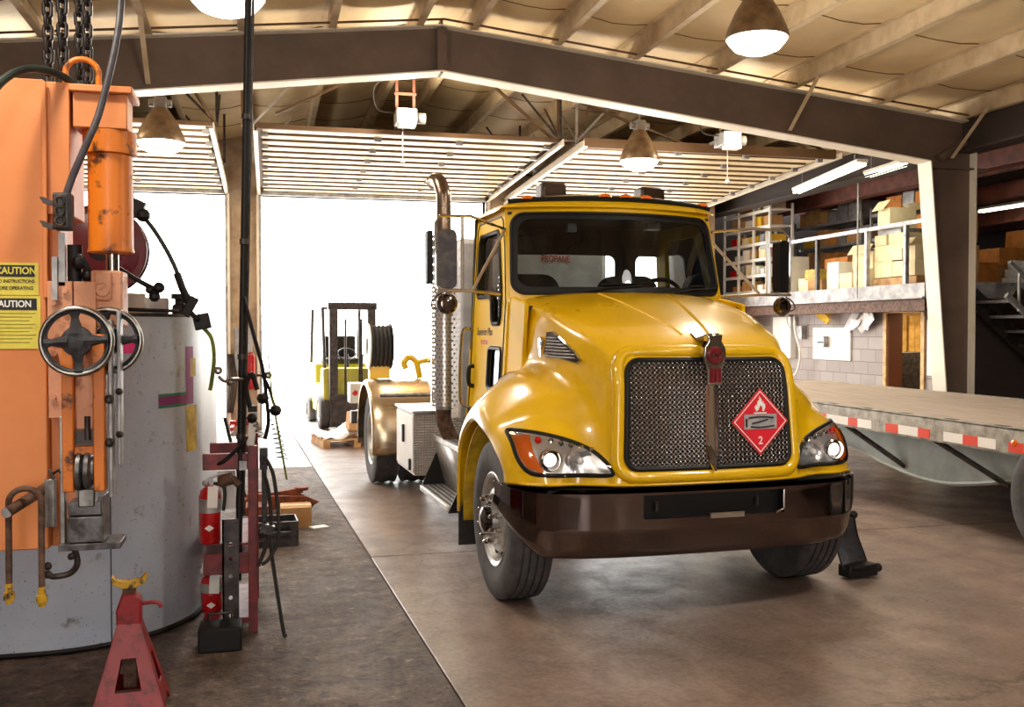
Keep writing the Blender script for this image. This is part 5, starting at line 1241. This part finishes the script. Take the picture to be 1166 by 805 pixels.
# handwheels
def handwheel(x, y, z, r, nm):
    h_ = bpy.data.objects.new(nm, None); COL.objects.link(h_); h_.parent = OM
    m = MB(); n_ = 48
    m.lathe([(r-.011,-.012),(r-.004,-.019),(r+.006,-.014),(r+.009,0),(r+.004,.014),(r-.008,.014),(r-.014,0),(r-.011,-.012)], (x,y,z), 'Y', n_); m.build('rim', M['steel'], h_, ang=1.5)
    m = MB(); m.lathe([(r-.022,-.008),(r-.012,-.014),(r-.012,.013),(r-.022,.008),(r-.022,-.008)], (x,y,z), 'Y', n_); m.build('rim_inner', M['castiron'], h_)
    m = MB()
    for k in range(4):
        a = PI/2*k+.06; d = Vector((math.cos(a),0,math.sin(a))); p = Vector((x,y,z))
        m.tube([p+d*.03, p+d*.07, p+d*(r-.04), p+d*(r-.015)], .015, 8, rs=[.032,.020,.014,.024])
    m.lathe([(0,-.022),(.035,-.022),(.058,-.014),(.062,.01),(0,.02)], (x,y,z), 'Y', 28); m.build('hub', M['castiron'], h_)
handwheel(-.745, FY-.19, 1.672, .135, 'handwheel')
handwheel(-.66, FY+.02, 1.672, .135, 'rear_handwheel')
m = MB(); m.cyl((-.745,FY-.19,1.672),(-.745,FY+.02,1.672),.018); m.build('wheel_shaft', M['steel'], OM)
m = MB(); m.tube(spline([(-.66,FY+.3,2.0),(-.55,FY+.3,1.93),(-.49,FY+.3,1.90)],4),.012,8); m.ball((-.48,FY+.3,1.91),.026,10); m.ball((-.50,FY+.3,1.87),.026,10); m.ball((-.52,FY+.3,1.90),.02,10); m.build('lever', M['black'], OM)
m = MB(); m.cyl((-.80,FY+.1,1.9),(-.80,FY+.1,2.08),.03); m.ball((-.78,FY+.06,2.0),.03); m.ball((-.745,FY+.08,1.95),.028); m.tube(spline([(-.80,FY+.1,2.05),(-.75,FY+.06,2.0),(-.74,FY+.1,1.9)],4),.012,6); m.build('valve_block', M['black'], OM)
# stickers
def sticker(x0, x1, z0, z1, rows_, nm):
    s_ = MB(); s_.box(x0,x1,FY-.0035,FY-.001,z0,z1); o_ = s_.build(nm, M['stickery'], OM)
    s_ = MB(); s_.box(x0+.008,x1-.014,FY-.005,FY-.0035,z1-.058,z1-.01); b_ = s_.build('banner', M['ink'], o_)
    return o_, b_
o_, b_ = sticker(-1.20,-.922,1.862,1.995,0,'caution_sticker')
text('caution_text','CAUTION',.040,M['stickery'],b_,(-1.008,FY-.006,1.961),(PI/2,0,0),.0005,.86,.001)
text('instruction_text','READ INSTRUCTIONS',.020,M['ink'],o_,(-1.020,FY-.005,1.918),(PI/2,0,0),.0003,.85,.0004)
text('instruction_text','BEFORE OPERATING',.020,M['ink'],o_,(-1.020,FY-.005,1.890),(PI/2,0,0),.0003,.85,.0004)
o_, b_ = sticker(-1.25,-.916,1.64,1.858,0,'caution_sticker')
text('caution_text','CAUTION',.038,M['inkwhite'],b_,(-1.024,FY-.006,1.824),(PI/2,0,0),.0005,.86,.001)
m = MB()
for k in range(9): m.box(-1.20,-.935-.012*(k % 3),FY-.0045,FY-.0035,1.785-.015*k,1.7875-.015*k)
m.build('fine_print', M['inkfade'], o_)
# lifting loop on top
m = MB(); lp_ = [(-.82,FY+.05,2.73)]+[(-.755-.065*math.cos(PI*k/12), FY+.05, 2.80+.06*math.sin(PI*k/12)) for k in range(13)]+[(-.69,FY+.05,2.73)]; m.tube(lp_, .0125, 12); m.build('lifting_loop', M['orange_worn'], OM)

# chains
CH = MB(); 
def chain(x, y, z0, z1, label, s_=1.0):
    m = MB(); L, Wd, r = .062*s_, .03*s_, .0085*s_; z = z0; k = 0; pitch = L-2*r+.002
    base = []
    for i in range(14):
        a = 2*PI*i/14; base.append((Wd/2*math.cos(a), (L/2-Wd/2)*(1 if math.sin(a) >= 0 else -1)+Wd/2*math.sin(a)))
    while z < z1:
        pts = [((x+u, y, z+L/2+v) if k % 2 == 0 else (x+u*.4, y+u, z+L/2+v)) for u, v in base]
        m.tube(pts, r, 6, closed=True); z += pitch; k += 1
    return tag(m.build('hoist_chain', M['chain'], ang=2), label, 'chain', 'hoist chains above the orange press')
for x, y, lb, sc_ in ((-.945,4.80,'leftmost dark hoist chain above the orange press',1.1),(-.885,4.80,'second dark hoist chain from the left, just left of the lifting loop',1.15),(-.812,4.78,'third dark hoist chain from the left, behind the lifting loop',1.0),(-.752,4.62,'rightmost dark hoist chain, behind the lifting loop',1.0)):
    chain(x, y, 2.70, 4.90, lb, sc_)
# hoses on the machine
m = MB(); m.tube(spline([(-.565,4.4,3.5),(-.58,4.38,3.1),(-.60,4.36,2.9),(-.66,4.34,2.62),(-.71,4.33,2.48),(-.765,4.34,2.35),(-.795,4.34,2.26)],6),.0145,10); tag(m.build('grey_hose', M['hosegrey']), 'thick grey hose dropping from above into the button box', 'hose')
m = MB(); m.tube(spline([(-1.12,4.2,2.45),(-1.07,4.22,2.58),(-1.01,4.28,2.70),(-.94,4.34,2.765),(-.86,4.42,2.78),(-.79,4.5,2.755),(-.76,4.62,2.70)],6),.0165,10); tag(m.build('hydraulic_hose', M['hosegreen']), 'green-black hydraulic hose arching over the top of the orange press', 'hose')
# pendant control
PB = thing('control_pendant', 'grey push-button box hanging on the grey hose beside the cylinder', 'control box', (0,0,0))
m = MB(); m.box(-.835,-.765,4.28,4.36,2.12,2.27); m.build('case', M['castiron'], PB, bevel=.01)
for z in (2.235,2.195,2.155):
    m = MB(); m.lathe([(.014,-.010),(.017,-.014),(.023,-.006),(.024,0)], (-.805,4.28,z), 'Y', 20); m.build('button_ring', M['steel'], PB)
    m = MB(); m.lathe([(0,-.008),(.012,-.006),(.014,0)], (-.805,4.28,z), 'Y', 16); m.build('button', M['castiron'], PB)
m = MB(); m.prism([(-.835,2.235),(-.87,2.25),(-.885,2.25),(-.87,2.225),(-.835,2.215)],'Y',4.29,4.31); m.prism([(-.835,2.14),(-.87,2.155),(-.885,2.155),(-.87,2.13),(-.835,2.12)],'Y',4.29,4.31); m.box(-.782,-.778,4.272,4.28,2.13,2.26); m.build('mounting_claw', M['darksteel'], PB)
# U-bolt hung on the machine
UB = thing('u_bolt', 'rusty threaded U-bolt hanging on a rod at the foot of the orange press', 'u-bolt', (0,0,0))
m = MB(); cxu, zu = -.945, 1.03; m.tube([(-1.005,4.26,.66)]+[(cxu-.06*math.cos(PI*k/12), 4.27, zu+.055*math.sin(PI*k/12)) for k in range(13)]+[(-.885,4.26,.64)], .0125, 10); m.build('rod', M['rust'], UB)
for x, z in ((-1.005,.66),(-.885,.64)):
    m = MB(); m.cyl((x,4.26,z-.015),(x,4.26,z+.015),.022,seg=6); m.cyl((x,4.26,z-.03),(x,4.26,z+.05),.0135,seg=10); m.build('nut', M['yellowworn'], UB)
m = MB(); m.cyl((-1.0,4.22,1.0),(-.90,4.45,1.06),.022); m.build('peg', M['rust'], OM)
m = MB(); m.lathe([(0,-.004),(.02,-.002),(.022,.004)], (-1.0,4.217,1.0), 'Y', 16); m.build('peg_end', M['gal'], OM)

# ================================================================ jack stand
JS = thing('jack_stand', 'worn red jack stand with yellow saddle on the floor in front of the tank', 'jack stand', (-.615,4.72,0), .05)
m = MB(); H_ = .40
def js_side(a):
    R3 = Matrix.Rotation(a,4,'Z'); b = MB(); w0, w1, d0, d1 = .165, .05, .165, .05
    def q(u, v, w): # u across, v height
        f = v/H_; d = d0+(d1-d0)*f; return tuple(R3 @ Vector((u, -d+w, v)))
    b.holed([(-w0,0),(-.10,0),(-.09,.035),(.09,.035),(.10,0),(w0,0),(w1,H_),(-w1,H_)], [[(-.055,.12),(.055,.12),(.03,.255),(-.03,.255)]], q, .008)
    return b
for k in range(4):
    b = js_side(k*PI/2); b.build('leg_panel', M['red'], JS, smooth=False, bevel=.002)
m = MB(); m.prism([(-.052,.38),(.052,.38),(.052,.50),(.03,.53),(-.03,.53),(-.055,.46)],'Y',-.05,.05); m.build('neck', M['red'], JS, bevel=.008)
m = MB(); m.box(-.028,.028,-.02,.02,.10,.575); 
for k in range(10): m.box(.028,.036,-.015,.015,.14+.03*k,.155+.03*k)
m.build('ratchet_bar', M['rust'], JS, bevel=.003)
m = MB(); m.prism([(-.075,.61),(-.07,.575),(-.03,.555),(.03,.555),(.07,.575),(.08,.615),(.065,.61),(.05,.59),(0,.583),(-.05,.59)],'Y',-.03,.03); m.build('saddle', M['yellowworn'], JS, bevel=.003)
m = MB(); m.tube(spline([(.05,0,.475),(.10,-.01,.48),(.125,-.015,.475),(.135,-.015,.455)],4),.009,8); m.build('release_handle', M['red'], JS)

# ================================================================ red steel rack, pole, extinguisher ...
RK = thing('red_steel_rack', 'dark red steel shop rack with perforated black upright beside the tank', 'rack', (0,0,0))
RYf, RYb = 5.72, 6.5
for y in (RYf+.05, RYb):
    m = MB(); m.box(-.115,-.065,y-.03,y+.03,0,1.06); m.build('post', M['redframe'], RK, bevel=.003)
    if y < 6: m = MB(); m.box(-.36,-.115,y-.02,y+.02,.93,1.02); m.build('top_beam', M['redframe'], RK, bevel=.003)
m = MB(); m.box(-.36,-.115,RYb-.02,RYb+.02,.93,1.0); m.build('top_beam', M['redframe'], RK)
for z in (.515,.40): 
    m = MB(); m.box(-.36,-.115,RYf+.02,RYb,z-(.012 if z > .5 else .06),z+(0 if z > .5 else .06)); m.build('shelf' if z > .5 else 'shelf_beam', M['redframe'], RK, bevel=.003)
m = MB(); m.box(-.36,-.115,RYf+.02,RYb,.06,.09); m.build('bottom_shelf', M['redframe'], RK)
m = MB(); m.holed([(-.255,.03),(-.165,.03),(-.165,.66),(-.255,.66)], [[(-.21+.012*math.cos(a*PI/4),z+.012*math.sin(a*PI/4)) for a in range(8)] for z in (.12,.22,.34,.44,.52)], lambda u,v,w: (u,RYf-.03+w,v), .012)
m.box(-.255,-.245,RYf-.03,RYf+.03,.03,.66); m.build('perforated_upright', M['darksteel'], RK, smooth=False)
m = MB(); m.box(-.16,-.12,RYf-.01,RYf+.02,.93,.98); m.cyl((-.14,RYf-.02,.955),(-.14,RYf,.955),.01); m.build('clamp_plate', M['gal'], RK)
PO = thing('black_pole', 'tall black twin pipe rising from the red rack to the roof', 'pole', (0,0,0))
m = MB(); m.cyl((-.172,5.76,.30),(-.065,5.79,4.95),.019,seg=14); m.build('pipe', M['black'], PO)
m = MB(); m.cyl((-.143,5.77,.66),(-.035,5.80,4.95),.0085,seg=10); m.build('conduit', M['darksteel'], PO)
for z in (1.1,1.55,2.2,2.9):
    f = (z-.3)/4.65; m = MB(); m.cyl((-.172+.107*f,5.77,z),(-.172+.107*f,5.77,z+.03),.025,seg=14); m.build('collar', M['darksteel'], PO)
m = MB(); f = .25; m.tube(spline([(-.135,5.74,1.44),(-.2,5.74,1.44),(-.24,5.74,1.43),(-.27,5.74,1.46)],4),.011,8); m.ball((-.27,5.74,1.49),.024,10); m.ball((-.21,5.74,1.42),.017,8); m.tube([(-.12,5.76,1.46),(-.03,5.76,1.46)],.008,6); m.ball((.0,5.76,1.46),.022,10); m.build('side_arm', M['steel'], PO)
# extinguisher
def ext(x, y, z, h, label):
    o = thing('fire_extinguisher', label, 'fire extinguisher', (x,y,z))
    m = MB(); m.lathe([(0,0),(.055,0),(.06,.01),(.06,h*.72),(.05,h*.82),(.022,h*.88),(.02,h*.93),(0,h*.93)], axis='Z', seg=28); m.build('cylinder', M['extred'], o)
    m = MB(); m.box(-.02,.02,-.02,.02,h*.9,h); m.bar((-.01,0,h),(.09,0,h+.03),.02,.012); m.bar((-.01,0,h-.02),(.08,0,h-.02),.02,.01); m.ball((-.02,-.02,h*.94),.02); m.build('valve', M['gal'], o)
    m = MB(); m.tube(spline([(.02,0,h*.93),(.08,-.02,h*.85),(.075,-.03,h*.5)],5),.01,8); m.build('hose', M['black'], o)
    m = MB(); m.prism([(-.025,-.036),(0,-.018),(.025,-.036),(0,-.054)],'Y',-.0635,-.06); m.v = [(a,b,c+h*.35) for a,b,c in m.v]; m.build('label_mark', M['white'], o)
    m = MB(); m.lathe([(.0605,h*.48),(.0608,h*.70)],axis='Z',seg=28); m.build('label_band', M['gal'], o)
    m = MB(); m.obox((.02,-.075,h*.74),.055,.002,.12,(0,.05,0)); m.build('inspection_tag', M['white'], o)
    return o
ext(-.325,5.80,.516,.36,'red fire extinguisher with white tag standing on the upper shelf of the red rack')
ext(-.325,5.92,.091,.24,'red fire extinguisher standing on the bottom shelf of the red rack')
m = MB(); m.obox((-.235,5.85,.80),.10,.004,.22,(0,.0,.1)); tag(m.build('paper_card', M['white']), 'white card with writing hanging behind the fire extinguisher', 'card')
m = MB()
for k in range(7): m.box(-.275,-.2,5.84,5.846,.72+.025*k,.724+.025*k)
m = MB(); m.tube(spline([(-.33,5.8,.95),(-.26,5.75,.97),(-.2,5.74,1.02),(-.14,5.72,1.08),(-.12,5.72,1.12)],5),.012,8); tag(m.build('rubber_hose', M['black']), 'black hose looped along the top beam of the red rack', 'hose')
m = MB(); m.cyl((-.27,5.78,.86),(-.20,5.76,.88),.035,seg=14); m.cyl((-.2,5.76,.88),(-.16,5.75,.84),.022,seg=12); tag(m.build('air_tool', M['rust'], bevel=.004), 'grimy air tool hanging between the extinguisher and the black pole', 'tool')
m = MB(); m.obox((-.30,5.78,.37),.13,.06,.05,(0,0,.1)); m.ball((-.33,5.77,.36),.04,10,(1.3,.8,.7)); tag(m.build('plastic_bag', M['wrap']), 'clear plastic bag of bits hanging on the lower beam of the red rack', 'bag')
# toolbox at the foot
TB = thing('black_toolbox', 'dark toolbox with loop handle on the floor at the foot of the red rack', 'toolbox', (0,0,0))
m = MB(); m.box(-.37,-.145,5.42,5.6,.0,.13); m.build('box', M['black'], TB, bevel=.01)
m = MB(); m.tube([(-.32,5.5,.13),(-.32,5.5,.19),(-.20,5.5,.19),(-.20,5.5,.13)],.008,8); m.build('handle', M['darksteel'], TB)
# white scale, bracket, springs, hoses on the right of the rack
m = MB(); m.obox((-.09,5.78,1.155),.045,.02,.19,(0,.12,0)); tag(m.build('white_scale', M['white'], bevel=.003), 'white ruler-like plate standing on top of the red rack post', 'plate')
m = MB(); m.box(-.112,-.062,5.72,5.75,1.255,1.29); m.tube(spline([(-.10,5.73,1.28),(-.12,5.73,1.4),(-.09,5.73,1.47),(-.06,5.73,1.38)],5),.014,8); m.ball((-.03,5.75,1.33),.035,8); m.tube(spline([(-.13,5.74,1.9),(-.08,5.74,1.7),(-.03,5.74,1.5),(-.01,5.74,1.33),(.0,5.74,1.2),(-.02,5.74,1.1)],6),.011,8)
m.ball((.04,5.74,1.26),.035,8); m.tube(spline([(-.03,5.74,1.46),(.0,5.74,1.40),(.03,5.74,1.3),(.05,5.74,1.25)],5),.01,6); m.ball((-.09,5.72,1.22),.03,8); tag(m.build('hose_coupler', M['black']), 'tangle of black hose couplers above the red rack post', 'coupler')
m = MB(); 
for (cx_, z0_, z1_, r_, n_) in ((.055,.98,1.22,.03,9),(-.055,1.10,1.22,.022,4)):
    m.tube([(cx_+.05*(1-(k/(n_*10)))+r_*math.cos(2*PI*k/10)*(1-.4*k/(n_*10))-.03, 5.74+r_*math.sin(2*PI*k/10), z0_+(z1_-z0_)*k/(n_*10)) for k in range(n_*10)],.0028,5)
tag(m.build('coil_spring', M['black']), 'coiled black air line spring right of the red rack post', 'spring')
m = MB(); m.tube([(-.0,5.72,1.58),(.02,5.72,1.35),(.06,5.74,1.10),(.10,5.78,.86)],.006,6,rs=[.004,.006,.007,.006]); tag(m.build('whip_rod', M['limehose']), 'thin green-black whip rod leaning right of the red rack', 'rod')
m = MB(); m.box(-.05,-.005,5.71,5.75,.93,1.05); m.ball((-.028,5.70,1.01),.012,8); m.ball((-.028,5.70,.97),.012,8); m.box(-.04,-.01,5.71,5.75,.6,.93); tag(m.build('switch_bracket', M['castiron'], bevel=.004), 'grey cast bracket bolted to the right face of the red rack post', 'bracket')
hs = [([(-.02,5.70,1.0),(.02,5.68,.92),(.04,5.66,.8),(.05,5.64,.68),(.05,5.62,.55),(.0,5.6,.45),(-.04,5.6,.42)],'black hose drooping in the widest loop right of the red rack post'),
      ([(-.03,5.72,.62),(.0,5.7,.55),(.02,5.68,.4),(.045,5.66,.22),(.075,5.62,.03),(.085,5.60,.01)],'black hose whose free end hangs down to the floor right of the red rack'),
      ([(-.03,5.72,.92),(.0,5.70,.8),(.01,5.68,.62),(-.02,5.66,.5),(-.06,5.64,.4)],'black hose hanging close beside the red rack post')]
for pts, lb in hs:
    m = MB(); m.tube(spline(pts,6),.011,8); tag(m.build('hanging_hose', M['blackrub']), lb, 'hose', 'hoses hanging beside the red rack')
m = MB(); m.obox((-.01,5.68,.6),.07,.06,.05,(0,.3,0)); m.ball((-.03,5.68,.58),.035,8); tag(m.build('air_coupling', M['darksteel']), 'dark air coupling halfway up the hoses beside the red rack', 'coupling')

# ================================================================ on the floor between the rack and the doors
FJ = thing('floor_jack', 'rusty orange floor jack lying on the concrete beyond the red rack', 'floor jack', (.02,9.6,0), .3)
m = MB(); m.prism([(-.3,.03),(.35,.03),(.42,.07),(.3,.13),(-.1,.17),(-.3,.14)], 'Y', -.16, -.13); m.prism([(-.3,.03),(.35,.03),(.42,.07),(.3,.13),(-.1,.17),(-.3,.14)], 'Y', .13, .16); m.box(-.3,-.05,-.14,.14,.05,.15); m.build('chassis', M['rustorange'], FJ)
m = MB(); m.bar((-.1,0,.14),(.3,0,.17),.07,.05); m.lathe([(0,.17),(.06,.17),(.07,.2),(0,.2)],(.3,0,0)); m.build('lift_arm', M['rustorange'], FJ)
for x in (-.24,.3):
    m = MB(); m.cyl((x,-.19,.045),(x,.19,.045),.045,seg=16); m.build('caster', M['darksteel'], FJ)
m = MB(); m.cyl((-.25,0,.15),(-.42,.05,.9),.016); m.build('handle', M['black'], FJ)
m = MB(); m.box(-.20,.02,8.9,9.2,0,.16); m.box(-.2,.02,9.24,9.3,0,.22); tag(m.build('rusty_block', M['rustorange'], bevel=.01), 'rusty brown steel block on the floor in front of the floor jack', 'block')
db = thing('dark_crate', 'low dark crate on the floor right of the hanging hoses', 'crate', (-.02,8.1,0), .05)
m = MB(); m.holed([(-.2,0),(.24,0),(.24,.2),(-.2,.2)], [[(-.14,.05),(.18,.05),(.18,.09),(-.14,.09)],[(-.14,.12),(.18,.12),(.18,.16),(-.14,.16)]], lambda u,v,w: (u,-.15+w,v), .012); m.box(-.2,.24,.15,.162,0,.2); m.box(-.2,-.188,-.14,.15,0,.2); m.box(.228,.24,-.14,.15,0,.2); m.box(-.2,.24,-.14,.15,0,.02); m.build('side', M['darksteel'], db)
carton(.10,.36,8.72,9.0,0,.17,'card','small brown cardboard box on the concrete right of the dark crate','boxes on the floor')
m = MB(); m.obox((.42,8.68,.004),.14,.1,.008,(0,0,.4)); tag(m.build('paper_scrap', M['white']), 'white paper scrap on the floor beside the small brown box', 'paper')
# pallet with wrapped boxes
PA = thing('wooden_pallet', 'wooden pallet on the floor before the middle door under wrapped boxes', 'pallet', (1.2,14.9,0), .15)
for k in range(5):
    m = MB(); m.box(-.5,.5,-.42+k*.2,-.30+k*.2,.10,.125); m.build('deck_board', M['wood'], PA)
for x in (-.45,0,.45):
    m = MB(); m.box(x-.05,x+.05,-.42,.5,0,.10); m.build('bearer', M['wood'], PA)
m = MB(); rows = []
for i in range(9):
    v = i/8; rows.append([( -.48+.96*u/10, -.40+.85*v, .13+ (.42*math.exp(-((u/10-.75)/.33)**2-((v-.5)/.5)**2))*(1+.12*math.sin(u*2.3+i*1.7)) + .03*math.sin(u*1.9+i)) for u in range(11)])
m.grid(rows); o_ = m.build('shrink_wrap', M['wrap'], ang=.5, solid=.012); o_.location = (1.2,14.9,0); o_.rotation_euler = (0,0,.15); tag(o_, 'white crumpled shrink wrap heaped over the pallet', 'wrap')
m = MB(); m.obox((1.34,14.62,.36),.42,.3,.26,(0,.08,.1)); tag(m.build('pallet_carton', M['card'], bevel=.01), 'brown carton showing through the shrink wrap on the pallet', 'box')

# ================================================================ forklift in the middle doorway
FK = thing('forklift', 'dark-masted yellow-green forklift parked in the bright middle doorway', 'forklift', (1.42,17.1,0), .10)
for x in (-.33,.33):
    m = MB(); m.box(x-.07,x+.07,0,.12,.05,2.12); m.build('mast_rail', M['darksteel'], FK)
m = MB(); m.box(-.42,.42,0,.12,2.06,2.18); m.box(-.33,.33,.02,.1,.5,.6); m.build('mast_cross_member', M['darksteel'], FK); m = MB(); m.box(-.36,.36,-.03,.03,.12,.5); m.build('carriage', M['darksteel'], FK)
m = MB(); m.cyl((-.12,.06,.2),(-.12,.06,1.9),.02); m.cyl((.14,.06,.2),(.14,.06,1.9),.035); m.build('lift_cylinder', M['darksteel'], FK)
for x in (-.25,.25):
    m = MB(); m.box(x-.05,x+.05,-.95,.0,.04,.08); m.box(x-.05,x+.05,-.04,0,.04,.5); m.build('fork', M['darksteel'], FK)
m = MB(); m.prism([(.15,.25),(2.0,.25),(2.1,.6),(2.0,1.1),(1.2,1.1),(1.1,.75),(.6,.75),(.5,1.05),(.2,1.05)], 'X', -.48, .48); m.build('body', M['forkgreen'], FK, bevel=.03)
m = MB(); m.box(-.35,.35,.9,1.4,1.1,1.2); m.box(-.3,.3,1.35,1.45,1.2,1.6); m.build('seat', M['black'], FK, bevel=.03)
m = MB()
for x in (-.44,.44):
    m.tube([(x,.3,1.05),(x,.5,2.08),(x,1.7,2.1),(x,1.9,1.1)],.03,8)
for k in range(5): m.bar((-.44,.6+k*.25,2.1),(.44,.6+k*.25,2.1),.04,.03)
m.build('overhead_guard', M['darksteel'], FK)
m = MB(); n_ = 20; m.tube([(.0+.16*math.cos(2*PI*k/n_), .62+.1*math.sin(2*PI*k/n_), 1.28+.1*math.sin(2*PI*k/n_)) for k in range(n_)], .014, 6, closed=True); m.tube([(0,.62,1.28),(0,.5,1.0)],.03,8)
for k in range(3): m.tube([(.2+.06*k,.5,1.0),(.22+.06*k,.55,1.25)],.01,6); m.ball((.22+.06*k,.55,1.26),.022,8)
m.build('steering_wheel', M['black'], FK)
for x in (-.45,.45):
    for y, r_ in ((.35,.29),(1.7,.24)):
        o_ = wheel('wheel', x, y, -1 if x < 0 else 1, R=r_, W=.2, par=FK, front=False, rr_=r_*.55)
# mounted goods in front of the wall between left and middle doors
WP = thing('engine_hoist', 'red-footed grey engine hoist folded against the wall between the left and middle doors', 'hoist', (-.4,17.1,0))
m = MB(); m.box(-.22,.22,-.15,.1,.12,.2); m.box(-.2,-.14,-.6,.1,.08,.14); m.box(.14,.2,-.6,.1,.08,.14); m.build('base', M['red'], WP, bevel=.005)
m = MB(); m.box(-.05,.05,-.02,.08,.2,1.5); m.bar((0,.0,1.5),(0,-.5,1.1),.07,.07); m.build('mast', M['gal'], WP)
m = MB(); m.cyl((0,-.06,.5),(0,-.2,1.2),.04); m.build('ram', M['red'], WP)
for x in (-.17,.17):
    m = MB(); m.cyl((x-.02,-.55,.05),(x+.02,-.55,.05),.05,seg=14); m.build('caster', M['gal'], WP)
m = MB(); m.box(-.55,-.25,YB-.06,YB-.025,1.0,1.75); tag(m.build('wall_sign', M['gal'], bevel=.004), 'grey scribbled board on the wall between the left and middle doors', 'board')
m = MB(); m.cyl((-.28,17.4,.7),(-.28,17.4,1.25),.07,seg=18); m.ball((-.28,17.4,1.27),.06); tag(m.build('gas_bottle', M['extred']), 'slim red cylinder strapped to the wall between the left and middle doors', 'cylinder')
m = MB()
for k in range(5): m.tube(spline([(-.66+.02*k,17.4,1.3),(-.64+.03*k,17.38,.8),(-.67+.02*k,17.36,.3)],5),.012,6)
tag(m.build('cable_bundle', M['darksteel']), 'bundle of dark cables hanging at the left edge of the wall between the doors', 'cable')

# ================================================================ put every Empty at its thing's base
bpy.context.view_layer.update()
for o in [o for o in SC.objects if o.type == 'EMPTY' and o.parent is None and 'category' in o and o.location.length < 1e-6]:
    pts = []
    def walk(q):
        for c in q.children:
            if c.type == 'MESH': pts.extend(c.matrix_world @ Vector(b) for b in c.bound_box)
            walk(c)
    walk(o)
    if not pts: continue
    b = Vector(((min(p.x for p in pts)+max(p.x for p in pts))/2, (min(p.y for p in pts)+max(p.y for p in pts))/2, min(p.z for p in pts)))
    o.location = b
    for c in o.children: c.location = Vector(c.location)-b
